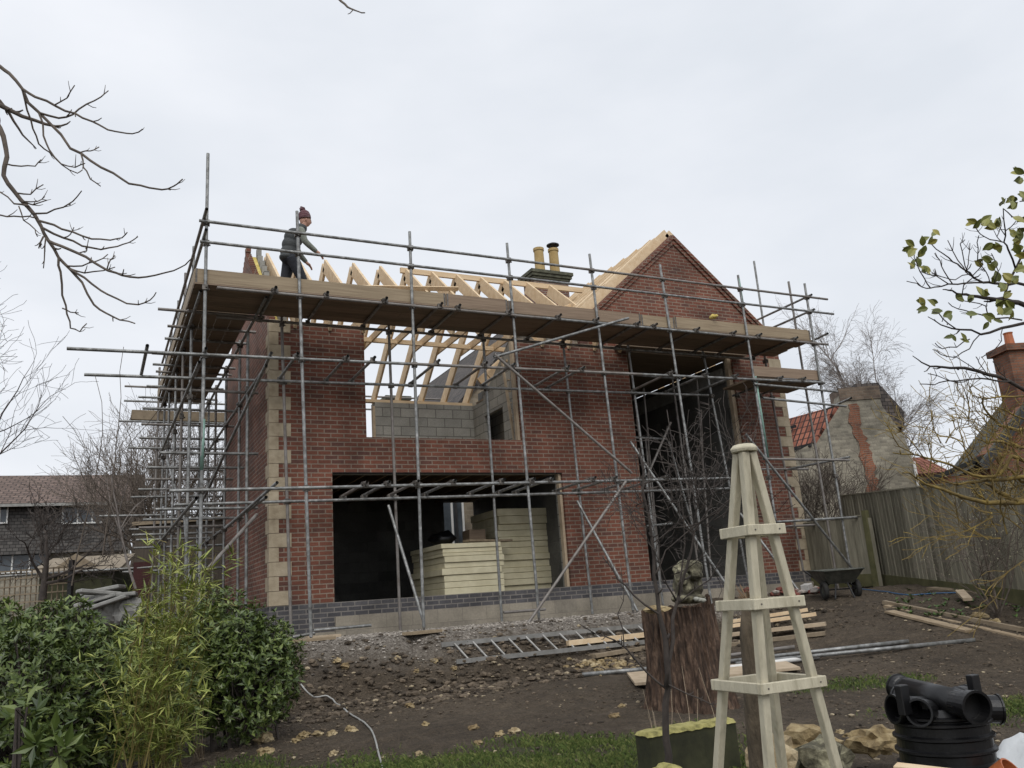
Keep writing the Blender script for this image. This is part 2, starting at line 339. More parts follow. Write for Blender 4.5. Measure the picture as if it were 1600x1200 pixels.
# ------------------------------------------------------------------ ground
def axis(lo, hi, step, far):
    a = list(np.arange(lo, hi+1e-6, step)); l = []; s = step; x = lo
    while x > -far: s *= 1.25; x -= s; l.append(x)
    r = []; s = step; x = a[-1]
    while x < far: s *= 1.25; x += s; r.append(x)
    return list(reversed(l))+a+r
xs = axis(-4.5, 12.5, .07, 400); ys = axis(-13.5, 0.3, .07, 400)
me = bpy.data.meshes.new('ground'); nx, ny = len(xs), len(ys)
vs = [(x, y, gz(x, y)) for y in ys for x in xs]
fs = [(j*nx+i, j*nx+i+1, (j+1)*nx+i+1, (j+1)*nx+i) for j in range(ny-1) for i in range(nx-1)]
me.from_pydata(vs, [], fs); me.polygons.foreach_set('use_smooth', [True]*len(fs))
patches = []
def gp(x, y): p = ground(x, y); return (p.x, p.y)
pA = gp(1345, 1068); pB = gp(1575, 1110); pC = gp(930, 1165); pD = gp(560, 1180)
def turf_w(x, y):
    d = (x-CAM.x)*HF.x+(y-CAM.y)*HF.y; s = (x-CAM.x)*rt0.x+(y-CAM.y)*rt0.y
    w = 0.0
    w = max(w, sstep(8.75, 8.0, d+.35*noise.noise((x*1.1, y*1.1, 4)))*sstep(-3.2, -2.4, s)*sstep(2.2, 1.2, s))
    for (c, rx, ry) in ((pA, .75, .32), (pB, 1.1, .45), (pC, .8, .3)):
        dx, dy = x-c[0], y-c[1]; a = dx*rt0.x+dy*rt0.y; b = dx*HF.x+dy*HF.y
        w = max(w, sstep(1.25, .5, math.hypot(a/rx, b/ry)+.4*noise.noise((x*2.1, y*2.1, 9))))
    return w
def gravel_w(x, y):
    return sstep(-2.75+.4*noise.noise((x*.8, y*.8, 2)), -2.1, y)*sstep(-.4, .3, x)*sstep(8.2, 6.8, x)
for nm, fn in (('turf', turf_w), ('gravel', gravel_w)):
    at = me.attributes.new(nm, 'FLOAT', 'POINT')
    at.data.foreach_set('value', [fn(v[0], v[1]) if (-5 < v[0] < 13 and -14 < v[1] < 1) else 0.0 for v in vs])
me.materials.append(mSoil); g = bpy.data.objects.new('ground', me); S.collection.objects.link(g); tag(g, kind='structure')

# ------------------------------------------------------------------ the new house
W_, EV, RZ, RY, DEP = 11.39, 4.72, 7.12, 2.65, 5.3
GX, GA, GH = 8.75, 7.46, 2.64          # front gable: ridge X, apex height, half width
house = thing('brick_house', (0, 0, 0), 'red brick house under construction with open timber roof, wrapped in scaffolding', 'house')
T1, T2 = .103, .31
X1, X2, ZH, U1, U2, ZS, B1, B2 = 1.02, 5.43, 2.11, 1.63, 4.63, 2.72, 7.21, 10.0
gsl = (GA-5.16)/GH
def front(y0, y1, e=0.):
    b = MB()
    b.box((0+e, y0, 0), (X1-e*.2, y1, EV)); b.box((X1-e*.2, y0, ZH), (U1, y1, EV)); b.box((U1, y0, ZH), (U2, y1, ZS))
    b.box((U2, y0, ZH), (X2, y1, EV)); b.box((X2, y0, 0), (B1, y1, EV))
    if e == 0: b.box((B2, y0, 0), (W_, y1, EV))
    if e == 0:
        b.prism([(GX-GH, y0, EV), (W_, y0, EV), (W_, y0, 5.16), (GX, y0, GA), (GX-GH, y0, 5.16)], (0, y1-y0, 0))
    return b
front(0, T1).build('front_wall', mBrick, house)
b = front(T1+.05, T2, .104); b.build('inner_leaf', mBlock, house)
b = MB(); b.box((B2, T1+.05, 0), (W_-.105, T2, EV)); b.build('inner_leaf', mBlock, house)
b = MB()                                   # timber window and door sub-frames in the openings
for x0, x1, z0, z1 in ((X2-.055, X2-.003, 0, ZH-.003), (B2-.10, B2-.003, 0, EV-.03), (U2-.055, U2-.003, ZS, EV-.02)):
    b = MB(); b.box((x0, .06, z0+.003), (x1, .16, z1)); b.build('timber_lining', mPlank, house)
b = MB(); b.box((X1-.1, .012, ZH-.012), (X2+.1, T1-.004, ZH-.001)); b.build('lintel', mGutter, house)
b = MB(); b.box((0, T1, 0), (T1, DEP, EV)); 
for i in range(34):                        # left gable, brick leaf racked back in courses
    z0 = EV+i*.075; k = (RZ-.05-z0)/(RZ-.05-EV)
    if k > 0: b.box((0, RY-RY*k+.06, z0), (T1, RY+RY*k-.1, z0+.075))
b.build('gable_end_wall', mBrick, house)
b = MB(); b.box((T1+.001, T2, 0), (.16, DEP-.3, EV)); b.build('wall_insulation', mPirY, house)
b = MB(); b.prism([(T1+.02, .26, EV), (T1+.02, DEP-.4, EV), (T1+.02, RY, RZ-.15)], (.09, 0, 0)); b.build('wall_insulation', mPirY, house)
b = MB(); b.box((.205, T2, 0), (.31, DEP-.3, EV))
for i in range(12):
    z0 = EV+i*.2; k = (RZ-.1-z0)/(RZ-.1-EV)
    if k > 0: b.box((.215, RY-RY*k+.12, z0), (.31, RY+RY*k-.2, z0+.2))
b.build('inner_leaf', mBlock, house)
b = MB()
R1, R2, RH = 4.98, 6.1, 2.24               # rear doorway seen through the room
RW = atY(568, 640, DEP-.3).x, atY(586, 640, DEP-.3).x
b.box((T1, DEP-.3, 2.44), (R1, DEP, 2.6)); b.box((T1, DEP-.3, 2.6), (RW[0]-.35, DEP, EV-.1)); b.box((RW[1], DEP-.3, 2.6), (R1, DEP, EV-.1))
b.box((R1, DEP-.3, 2.44), (R2, DEP, EV-.1)); b.box((R2, DEP-.3, 2.44), (5.95, DEP, EV-.1))
b.build('rear_wall', mBlock, house)
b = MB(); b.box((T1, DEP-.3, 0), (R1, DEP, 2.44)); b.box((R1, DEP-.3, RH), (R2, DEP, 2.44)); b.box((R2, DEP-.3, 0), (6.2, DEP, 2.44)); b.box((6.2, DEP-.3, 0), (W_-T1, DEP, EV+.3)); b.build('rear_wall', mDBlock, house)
b = MB(); b.box((RW[1]-.06, DEP-.31, 2.62), (RW[1]-.002, DEP-.2, EV-.2)); b.build('timber_lining', mPlank, house)
b = MB(); b.box((.3, DEP-.29, EV-.1), (5.9, DEP-.16, EV-.03)); b.build('wall_plate', mPineX, house)
b = MB(); b.box((.3, .16, EV+.001), (U1-.1, .28, EV+.06)); b.build('wall_plate', mPineX, house)
b = MB(); b.box((U2+.1, .16, EV+.001), (GX-GH-.1, .28, EV+.06)); b.build('wall_plate', mPineX, house)
b = MB(); b.box((W_-T1, T1, 0), (W_, DEP, 5.1)); b.build('side_wall', mBrick, house)
b = MB(); b.box((W_-T2, T2, 0), (W_-.15, DEP-.3, 5.05)); b.build('inner_leaf', mBlock, house)
# cross walls
c1, c2 = atX(757, 650, 5.9).y, atX(786, 650, 5.9).y
b = MB(); b.box((5.9, c1, 2.45), (6.0, DEP-.3, EV-.12)); b.box((5.9, T2, 2.45), (6.0, c2, EV)); b.box((5.9, c2, 4.2), (6.0, c1, EV)); b.box((6.35, c2-.3, 2.45), (6.45, c1+.6, EV-.2))
b.prism([(5.9, .5, EV), (5.9, c1-.1, EV), (5.9, 2.3, RZ-1.2), (5.9, 1.9, RZ-1.2)], (.1, 0, 0))
b.build('partition_wall', mBlock, house)
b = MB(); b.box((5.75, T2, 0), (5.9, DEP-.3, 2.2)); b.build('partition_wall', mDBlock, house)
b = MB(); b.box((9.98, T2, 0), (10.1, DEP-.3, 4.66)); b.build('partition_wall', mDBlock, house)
b = MB(); b.box((9.93, T2+.02, 4.2), (10.06, DEP-.35, 4.52)); b.build('lit_wall_band', mGrey, house)  # added pale strip standing in for sky light on the block wall's top
b = MB(); b.box((6.002, .12, EV-.05), (9.975, DEP-.302, EV-.01)); b.build('loft_deck', mBoard, house)
b = MB(); b.box((.31, T2, -.1), (W_-T2, DEP-.3, -.02)); b.build('floor_slab', mSlab, house)
b = MB(); b.box((.31, T2, 2.43), (5.9, DEP-.3, 2.455)); b.build('floor_deck', mBoard, house)
for i in range(13):
    x = .55+i*.42; b = MB(); b.box((x, T2, 2.2), (x+.05, DEP-.3, 2.43)); b.build('floor_joist', mJoist, house)
# plinth
b = MB()
b.box((-.002, -.004, -.225), (W_+.002, T1, 0)); b.box((-.003, -.005, -.45), (1.02, T1, -.225)); b.build('plinth', mBlue, house)
b = MB(); b.box((-.003, T1, -.45), (T1, DEP, 0)); b.build('plinth', mBlue, house)
b = MB(); b.box((1.02, -.06, -.75), (W_+.03, .3, -.225)); b.build('foundation_course', mFound, house)
b = MB(); b.box((-.02, -.02, -.8), (1.02, .3, -.45)); b.build('foundation_course', mFound, house)
# quoins, long and short by turns
for n in range(21):
    z0, z1 = n*.225+.004, min((n+1)*.225-.004, EV)
    big = n % 2 == 0; f, r = (.34, .15) if big else (.14, .3)
    b = MB(); b.prism([(-.014, -.014, z0), (f, -.014, z0), (f, .05, z0), (.05, .05, z0), (.05, r, z0), (-.014, r, z0)], (0, 0, z1-z0)); b.build('quoin_stone', mQuoin, house)
    b = MB(); b.prism([(W_+.014, -.014, z0), (W_+.014, r, z0), (W_-.05, r, z0), (W_-.05, .05, z0), (W_-f, .05, z0), (W_-f, -.014, z0)], (0, 0, z1-z0)); b.build('quoin_stone', mQuoin, house)
# stepped brick verge of the front gable
b = MB()
for s in (-1, 1):
    e = Vector((GX+s*(GH+.02), 0, 5.16-.02*gsl)); a = Vector((GX, 0, GA))
    for off, pr_, th in ((.05, .065, .075), (.135, .035, .075)):
        dn = Vector((s*gsl, 0, 1)).normalized()
        q = a-Vector((0, 0, off*1.35)); w = e-dn*off
        b.prism([q+Vector((0, -pr_, .05)), w+Vector((0, -pr_, .05)), w+Vector((0, -pr_, -.04)), q+Vector((0, -pr_, -.055))], (0, pr_+.002, 0))
b.build('verge_course', mBrick, house)
# main roof timbers
pit = (RZ-EV)/RY
for i in range(13):
    x = .42+i*.6
    if x < 5.9 or True:
        zr = RZ
        if x < 7.6:
            b = MB(); b.bar((x, -.12 if not U1 < x < U2 else .1, EV-.03 if not U1 < x < U2 else EV+.12), (x, RY, RZ-.17), .05, .27, (0, -1, 1)); b.build('rafter', mPine, house)
        if x < 5.9:
            b = MB(); b.bar((x, DEP+.05, EV-.06), (x, RY+.02, RZ-.18), .05, .27, (0, 1, 1)); b.build('rafter', mPine, house)
            b = MB(); b.box((x+.026, RY-1.5, 5.62), (x+.07, RY+1.52, 5.78)); b.build('collar_tie', mPine, house)
zb = atY(680, 539, 3.5).z; b = MB(); b.box((.35, 3.45, zb-.05), (6.2, 3.52, zb+.05)); b.build('binder', mPineX, house)
b = MB(); b.box((3.3, RY-.03, RZ-.14), (8.1, RY+.03, RZ-.02)); b.build('ridge_board', mPineX, house)
b = MB(); b.bar((5.05, .45, 5.15), (6.9, 1.55, 6.15), .05, .1); b.build('roof_brace', mPine, house)
b = MB(); b.bar((.6, 1.0, 5.75), (4.2, 1.6, 6.3), .03, .1, (0, -1, 1)); b.build('roof_brace', mPine, house)
b = MB(); b.bar((4.3, .35, 5.0), (4.2, 1.0, 5.62), .05, .15, (0, -1, 1)); b.build('roof_brace', mOldWood, house)
for i in range(9):                          # rafters of the front gable roof
    y = .16+i*.55
    for s in (-1, 1):
        b = MB(); b.bar((GX+s*(GH+.18), y, 5.16-.18*gsl+.12), (GX, y, GA+.10), .05, .2, (s*gsl, 0, 1)); b.build('rafter', mPine, house)
b = MB(); b.box((GX-.03, .2, GA-.08), (GX+.03, 5.0, GA+.16)); b.build('ridge_board', mPine, house)
for k in range(4):                          # layer boards down the left slope
    t0 = .06+.24*k; y = .5+.5*k
    p = Vector((GX-GH*t0, y, GA-GH*gsl*t0+.2)); q = Vector((GX-GH*min(1.05, t0+.55), y, GA-GH*gsl*min(1.05, t0+.55)+.2))
    b = MB(); b.bar(p, q, .22, .03, (-gsl, 0, 1)); b.build('layer_board', mPine, house)
# ladder standing in the upstairs opening
lad = thing('ladder', (4.35, .5, 2.46), 'timber pole ladder leaning inside the upstairs window opening', 'ladder')
for s in (0, 1):
    b = MB(); b.bar((4.78+s*.3, .55, 2.46), (4.70+s*.3, .75, 4.5), .035, .06, (0, 1, 0)); b.build('stile', mPlank, lad)
for i in range(8):
    z = 2.65+i*.24; b = MB(); b.tube([(4.76, .57+i*.022, z), (5.07, .57+i*.022, z)], .014, 6); b.build('rung', mPlank, lad)

# ------------------------------------------------------------------ insulation boards in the room
ords = ['bottom', 'second', 'third', 'fourth', 'fifth', 'sixth', 'seventh', 'eighth', 'ninth', 'tenth', 'eleventh', 'twelfth', 'thirteenth']
rng = random.Random(5)
def stack(x0, x1, y0, y1, ths, where, grp):
    z = -.02
    for i, t in enumerate(ths):
        dx, dy = rng.uniform(-.03, .03), rng.uniform(-.03, .03)
        b = MB(); b.box((x0+dx, y0+dy, z+.002), (x1+dx, y1+dy, z+t-.004))
        nm = 'topmost' if i == len(ths)-1 else ('bottom' if i == 0 else ords[i]+' from bottom')
        tag(b.build('insulation_board', mPir, bev=.006), f'cream insulation board, {nm} of the {where}', 'insulation board', grp); z += t
stack(3.17, 4.36, .62, 2.3, [.14, .11, .12, .12, .10, .11, .06, .08, .09], 'low wide stack', 'insulation boards in the low stack')
stack(4.66, 5.86, 1.35, 2.7, [.13, .12, .12, .10, .14, .12, .13, .12, .09, .13, .12, .16, .15], 'tall stack', 'insulation boards in the tall stack')
b = MB(); b.bar((3.7, .75, .955), (4.75, 1.1, .955), .2, .04); tag(b.build('offcut', mOldWood), 'rough brown timber offcut lying on the low insulation stack', 'timber')
b = MB(); b.box((4.05, 1.4, .93), (4.4, 1.75, 1.22)); tag(b.build('cardboard_box', mToe2, bev=.01), 'brown cardboard box on top of the low insulation stack', 'box')
b = MB(); b.blob((3.6, 1.7, 1.08), (.25, .2, .15), rng, 2, .4, 3); tag(b.build('black_bag', mPlastic, smooth=True), 'crumpled black bag on the low insulation stack', 'bag')
b = MB(); b.bar((1.35, 1.3, -.02), (1.15, 1.6, 1.1), .12, .03); tag(b.build('shovel_board', mGutter), 'dark board leaning in the shadow of the ground floor room', 'board')

# ------------------------------------------------------------------ scaffold
sc = thing('scaffold', (0, -1.5, -.5), 'grey steel tube scaffold with plank decks around the brick house', 'scaffold')
R_ = .0245
COUP = None
def coupler(par, p):
    global COUP
    p = Vector(p)
    if COUP is None:
        b = MB(); b.box((-.045, -.038, -.04), (.045, .038, .04)); b.tube([(-.065, -.02, 0), (-.03, -.02, 0)], .014, 6); b.tube([(.03, .025, .02), (.065, .025, .02)], .012, 6)
        b.tube([(0, -.06, -.025), (0, -.02, -.025)], .013, 6)
        o = b.build('coupler', mCoup); COUP = o.data; bpy.data.objects.remove(o)
    o = bpy.data.objects.new('coupler', COUP); S.collection.objects.link(o); o.parent = par
    o.location = p-ORIG[par.name]; o.rotation_euler = (0, 0, rng.uniform(-.3, .3)+rng.choice((0, 1.57))); ORIG[o.name] = ORIG[par.name]
def tube(name, p, q, mat=None, label=None, cl=()):
    mat = mat or rng.choice((mTube, mTube, mTube, mTubeR))
    p = Vector(p); q = Vector(q)
    b = MB(); b.tube([p, q], R_, 10, hollow=True); b.tube([p, q], R_*.82, 10, hollow=True)
    o = b.build(name, mat, sc, smooth=True)
    if label: o['label'] = label
    for c in cl: coupler(o, c)
    return o
YO, YI = -1.5, -.3
HG, HG2, HP, HM, HL = 5.64, 5.31, 4.60, 3.62, 1.66
def slope(z0, z1, x): return z0+(z1-z0)*(x+1.2)/12.2
def zM(x): return slope(3.555, 3.75, x)
def zL(x): return slope(1.60, 1.80, x)
outer = [((325, 240), (312, 905)), ((464, 330), (486, 998)), ((640, 362), (662, 975)), ((792, 380), (842, 962)), ((921, 397), (988, 942)), ((1031, 413), (1110, 930)), ((1153, 430), (1226, 905)), ((1257, 443), (1328, 888))]
for i, (a, c) in enumerate(outer):
    P = atY(*a, YO); Q = atY(*c, YO); x = (P.x+Q.x)/2; dx = (Q.x-P.x)
    Q.z = min(Q.z, -.48) if i < 7 else gz(Q.x, YO)
    bot = Vector((Q.x, YO, gz(Q.x, YO)+.06)); top = Vector((P.x, YO, P.z))
    def on(z): t = (z-bot.z)/(top.z-bot.z); return bot.lerp(top, t)
    cl = [on(HG), on(HG2), on(HP), on(zM(x)), on(zL(x))]
    tube('standard', bot, top, mTube, None, cl)
    b = MB(); b.box((bot.x-.075, YO-.075, bot.z-.06), (bot.x+.075, YO+.075, bot.z-.045)); b.tube([bot-Vector((0, 0, .05)), bot+Vector((0, 0, .08))], .019, 8); b.build('base_plate', mCoup, sc)
b = MB(); 
# a green length on the corner standard
for a, c in (((318, 655), (315, 735)), ((1154, 436), (1161, 478)), ((1180, 588), (1200, 715))):
    P = atY(*a, YO); Q = atY(*c, YO); b = MB(); b.tube([P, Q], R_*1.05, 10); b.build('painted_band', mTubeG, sc, smooth=True)
inner = [((440, 520), (455, 975)), ((608, 530), (625, 968)), ((755, 530), (783, 950)), ((880, 540), (925, 950)), ((985, 575), (1034, 925)), ((1100, 565), (1170, 905)), ((1207, 640), (1258, 905))]
for a, c in inner:
    P = atY(*a, YI); Q = atY(*c, YI); top = Vector((P.x, YI, HP+.08)); bot = Vector((Q.x, YI, gz(Q.x, YI)+.02))
    def on(z): t = (z-bot.z)/(top.z-bot.z); return bot.lerp(top, t)
    tube('standard', bot, top, None, None, [on(HP-.05), on(zM(P.x)-.03), on(zL(P.x)-.03)])
# ledgers, in lengths
def ledger(name, xs_, y, zf, m=None):
    for x0, x1 in zip(xs_[:-1], xs_[1:]):
        off = rng.uniform(-.004, .004); tube(name, (x0, y+off, zf(x0)), (x1+.0, y+off, zf(x1)), m)
ledger('guardrail', [-1.32, 4.9, 11.5], YO-.05, lambda x: HG)
ledger('guardrail', [-1.3, 4.2, 9.0, 11.6], YO-.05, lambda x: HG2)
ledger('ledger', [-1.05, 4.4, 8.3, 11.28], YO-.05, lambda x: HP)
ledger('ledger', [-.9, 3.6, 10.2], YI-.03, lambda x: HP-.03)
ledger('ledger', [-2.96, 1.9, 6.4, 11.0], YO-.05, zM)
ledger('ledger', [-2.75, 3.1, 8.9], YI-.05, lambda x: zM(x)-.03)
ledger('ledger', [-1.62, 2.9, 8.7], YO-.05, zL)
ledger('ledger', [-1.45, 4.2, 9.6], YI-.05, lambda x: zL(x)-.04)
tube('ledger', atY(1165, 679, YO-.05) if False else atY(1193, 717, YO-.05), atY(1327, 719, YO-.05)); tube('ledger', atY(1150, 733, YI-.05), atY(1262, 733, YI-.05))
tube('ledger', atY(1205, 816, YO-.05), atY(1342, 808, YO-.05)); tube('ledger', atY(1205, 824, YI-.05), atY(1292, 819, YI-.05))
tube('ledger', atY(1192, 622, YO-.12), atY(1322, 635, YO-.12)); tube('ledger', atY(1178, 600, YO-.05), atY(1308, 612, YO-.05))
tube('transom', atY(1232, 733, YI-.05), atY(1328, 714, YO-.09)); tube('transom', atY(1330, 622, YO-.15), atY(1290, 640, -.2))
tube('foot_ledger', atY(428, 1001, YI-.06), atY(492, 989, YI-.06)); tube('foot_ledger', atY(490, 985, -.5), atY(580, 977, -.5)); tube('foot_ledger', atY(787, 957, YI-.06), atY(852, 952, YI-.06))
# transoms: front ends proud of the outer ledger
def transom(px, py, zf, proud=.12, dz=.05, back=.15):
    p = atY(px, py, YO-.05); x = p.x; z = zf(x)+dz
    o = tube('transom', (x, YO-.05-proud, z), (x, YI+back, z-.02)); coupler(o, (x, YO-.05, z-.02)); coupler(o, (x, YI, z-.05))
for px in (429, 510, 602, 688, 716, 795, 872, 930, 993, 1020, 1085, 1141, 1180, 1235): transom(px, 500, lambda x: HP)
for px in (463, 541, 583, 683, 757, 800, 884, 908, 1046, 1100, 1146, 1215, 1250): transom(px, 580, zM)
for px in (570, 605, 650, 707, 783, 830, 858, 925, 958, 1005, 1040): transom(px, 750, zL)
for px in (320, 229): 
    p = atY(px, 550, YO-.05); tube('transom', (p.x, YO-.2, zM(p.x)+.05), (p.x, YI+.1, zM(p.x)+.03))
# decks
seg = []
bw = .225
for k in range(5):
    y = YO+.03+k*(bw+.006); x = -1.36
    cuts = [x, 2.2+rng.uniform(-.8, .8), 6.2+rng.uniform(-.8, .8), 10.86+rng.uniform(-.05, .08)]
    for x0, x1 in zip(cuts[:-1], cuts[1:]):
        b = MB(); b.box((x0+.004, y, 4.665), (x1-.004, y+bw, 4.703)); b.build('deck_board', rng.choice((mBoard, mBoard, mToe2)), sc)
for x0, x1, mt in ((-1.36, 1.95, mToe), (1.955, 3.05, mToe2), (3.055, 5.2, mToe2), (5.205, 7.55, mToe2)):
    pass
xa = [atY(px, 470, YO+.03).x for px in (697, 793, 998, 1050)]
for x0, x1, mt, dz in ((-1.36, xa[0], mToe, 0), (xa[0], xa[1], mToe2, 0), (xa[1], xa[2], mToe2, -.012), (xa[2], xa[3], mToe, -.02), (xa[3], 10.9, mToe, .004)):
    b = MB(); b.box((x0+.006, YO+.028, 4.69+dz), (x1-.006, YO+.064, 4.905+dz)); tb2 = b.build('toe_board', mt, sc)
    for xx in (x0+.012, x1-.042):
        b = MB(); b.box((xx, YO+.0265, 4.688+dz), (xx+.03, YO+.0655, 4.907+dz)); b.build('end_band', mCoup, tb2)
b = MB(); b.box((-1.36, YO+.066, 4.70), (-1.325, 5.9, 4.905)); b.build('toe_board', mToe, sc)
for k in range(4):
    x = -1.32+k*.235; b = MB(); b.box((x, -.28, 4.664), (x+.225, 5.9, 4.702)); b.build('deck_board', mBoard, sc)
b = MB(); b.box((6.9, -.262, 4.664), (10.2, -.02, 4.70)); b.build('deck_board', mBoard, sc)
# low deck on the right
P = atY(1178, 585, YO+.04); Q = atY(1281, 592, YO+.04)
b = MB(); b.box((P.x, YO+.03, 3.82), (Q.x+.02, YO+.066, 4.03)); b.build('toe_board', mToe2, sc)
for k in range(4):
    y = YO+.07+k*.236; b = MB(); b.box((P.x, y, 3.78), (Q.x+.0, y+.225, 3.818)); b.build('deck_board', mBoard, sc)
# left side run
XO, XI = -1.2, -.3
for y, zt in ((.38, 6.06), (1.77, 6.12), (3.12, 6.06), (4.64, 5.9), (5.9, 5.9)):
    tube('standard', (XO, y, gz(XO, y)), (XO, y, zt), None, None, [(XO, y, HG2+.05), (XO, y, HP), (XO, y, 3.4), (XO, y, 1.5)])
for y in (1.2, 2.9, 4.4, 5.6): tube('standard', (XI, y, gz(XI, y)), (XI, y, HP+.1), None, None, [(XI, y, HP), (XI, y, 3.5), (XI, y, 1.5)])
tube('standard', (XI, .35, gz(XI, .35)), (XI, .35, HP), None, None, [(XI, .35, HM-.05)])
for z in (HG+.06, HG2+.06): tube('guardrail', (XO-.05, -1.85, z), (XO-.05, 6.4, z))
for x in (XO-.05, XI): 
    for z in (HP, 3.5, 1.52): tube('ledger', (x, -1.35, z), (x, 6.4, z))
for i, y in enumerate((-.35, .45, 1.13, 2.06, 2.78, 3.27, 4.41, 5.37)):
    tube('transom', (-1.55-rng.uniform(0, .25), y, HP+.02), (-.15, y, HP+.02)); 
for y in (.5, 1.9, 3.2, 4.5, 5.6):
    tube('transom', (-1.6-rng.uniform(0, .3), y, 3.5+.05), (-.1, y, 3.55)); tube('transom', (-1.6-rng.uniform(0, .3), y, 1.6), (-.1, y, 1.6))
    tube('transom', (-1.6-rng.uniform(0, .2), y, 2.5), (-.1, y, 2.5))
# rear run seen past the corner
YR = 6.4
for x in (-1.3, -.4): tube('standard', (x, YR, gz(x, YR)), (x, YR, 5.6))
for x in (.2, 1.5, 3.0): 
    for yy in (6.0, 7.1): tube('standard', (x+yy*.05, yy, -.4), (x+yy*.05, yy, 6.2))
for z in (5.9, 5.55): tube('guardrail', (-2, 7.1, z-.6), (6, 7.1, z-.6))
for z, x0 in ((4.3, -2.1), (3.7, -1.9), (3.2, -1.2), (2.6, -1.8), (2.2, -2.4), (1.9, -1.8), (1.5, -1.7), (1.0, -1.9)): tube('ledger', (x0, YR-.05, z), (1.5, YR-.05, z))
for k in range(3):
    b = MB(); b.box((-1.85, 6.45+k*.235, 4.5), (2.2, 6.675+k*.235, 4.54)); b.build('deck_board', mBoard, sc)
b = MB(); b.box((-1.85, 6.41, 4.36), (2.2, 6.445, 4.58)); b.build('toe_board', mOldWood, sc)
tube('ledger', atD(0, 866, 20) if False else Vector((-4.5, 5.2, .95)), Vector((-1.1, 5.0, 1.0)))
# braces
def br(a, Ya, c, Yc, m=None): tube('brace', atY(*a, Ya), atY(*c, Yc), m)
br((772, 558), YO-.1, (982, 497), YO-.1); br((772, 553), YO-.11, (987, 739), YO-.11)
br((607, 790), YI-.08, (661, 968), YO+.05); br((978, 752), YO-.1, (825, 974), YO-.1); br((902, 783), YI-.09, (996, 955), YO+.05)
br((985, 690), YI-.09, (1143, 926), YO+.05); br((1140, 780), YI-.09, (1268, 950), YO-.3); br((1165, 678), YO-.1, (1337, 895), YO-.1)
br((1000, 770), .4, (1048, 660), .4); br((1045, 690), .6, (1090, 850), .6)
tube('brace', atY(424, 551, YO-.12), atX(306, 806, -.75)); tube('brace', atY(433, 754, YO-.12), atX(352, 826, -.6)); tube('brace', atX(401, 804, -.33), atX(322, 892, -1.15))
tube('brace', atX(262, 720, -1.25), atX(285, 800, -1.1)); tube('brace', atX(288, 805, -1.15), atX(298, 920, -1.15))
# right return and the tubes inside the tall opening
for a in ((1232, 440), (1178, 408)):
    P = atX(*a, 11.0+(.3 if a[0] < 1200 else 0)); tube('standard', (P.x, P.y, gz(P.x, P.y)), P)
for z in (HG, HG2): tube('guardrail', (11.0, YO-.1, z+.04), (11.0, 1.2, z+.04))
tube('transom', atY(1293, 521, YO-.25), atY(1262, 536, -.9))
for a, c, Y in (((1050, 590), (1078, 780), .6), ((1007, 620), (1020, 800), 1.2), ((1090, 600), (1106, 860), .7), ((1010, 700), (1030, 900), .8)):
    P = atY(*a, Y); Q = atY(*c, Y); tube('standard', (Q.x, Y, 0), (P.x, Y, P.z+.2), mTubeR)
tube('ledger', atY(985, 683, .5), atY(1040, 686, .5)); tube('ledger', atY(982, 585, .2), atY(1065, 592, .2)); tube('ledger', atY(1010, 822, .6), atY(1050, 818, .6))
b = MB(); P = atY(1083, 497, YO+.02); b.blob(atY(1115, 496, YO+.0)+Vector((0, 0, .02)), (.09, .05, .05), rng, 2, .3); tag(b.build('rag', mPirY, smooth=True), 'small yellow rag caught on the toe board', 'rag')
# sole boards under the standards
for (px, py, rot, w) in ((660, 992, .35, .55), (487, 1003, .05, .62), (505, 998, -.05, .5), (845, 966, .1, .6), (1000, 945, 0, .5)):
    p = ground(px, py); d = Vector((math.cos(rot), math.sin(rot), 0)); zz = gz(p.x, p.y)+.03
    b = MB(); b.bar(Vector((p.x, p.y, zz))-d*w/2, Vector((p.x, p.y, zz))+d*w/2, .225, .04)
    nm = {660: 'orange brown sole board under the third front standard', 487: 'sole board under the second front standard beside the corner quoins', 505: 'thin sole board laid just behind the second standard base', 845: 'pale sole board where the long diagonal brace meets the ground', 1000: 'sole board at the foot of the standard left of the tree stump'}[px]
    tag(b.build('sole_board', mToe if px in (660, 487) else mPlank), nm, 'board', 'sole boards under the scaffold')

# ------------------------------------------------------------------ neighbouring buildings
def rthing(name, loc, rz, label, cat, group=None):
    o = thing(name, loc, label, cat, group); o.rotation_euler = (0, 0, rz); ORIG[o.name] = Vector((0, 0, 0)); return o
def slab(name, mat, par, P, th=.12, uvd=None):
    P = [Vector(p) for p in P]; n = (P[1]-P[0]).cross(P[-1]-P[0]).normalized(); u = (P[1]-P[0]).normalized(); v = n.cross(u)
    b = MB(); b.prism([p-n*th for p in P], n*th); b.uv = [[((Vector(b.v[i])-P[0]).dot(u), (Vector(b.v[i])-P[0]).dot(v)) for i in f] for f in b.f]
    return b.build(name, mat, par)
def window(par, c, w, h, yface, mat=None, bars=2):
    x, z = c; b = MB()
    fr = .06
    b.box((x-w/2, yface-.03, z-h/2), (x+w/2, yface+.04, z-h/2+fr)); b.box((x-w/2, yface-.03, z+h/2-fr), (x+w/2, yface+.04, z+h/2))
    for i in range(bars+1):
        xx = x-w/2+(w-fr)*i/bars; b.box((xx, yface-.03, z-h/2+fr), (xx+fr, yface+.04, z+h/2-fr))
    o = b.build('window', mWhite, par); p = MB(); p.box((x-w/2+.02, yface+.0, z-h/2+.02), (x+w/2-.02, yface+.02, z+h/2-.02)); p.build('pane', mGlass, o); return o
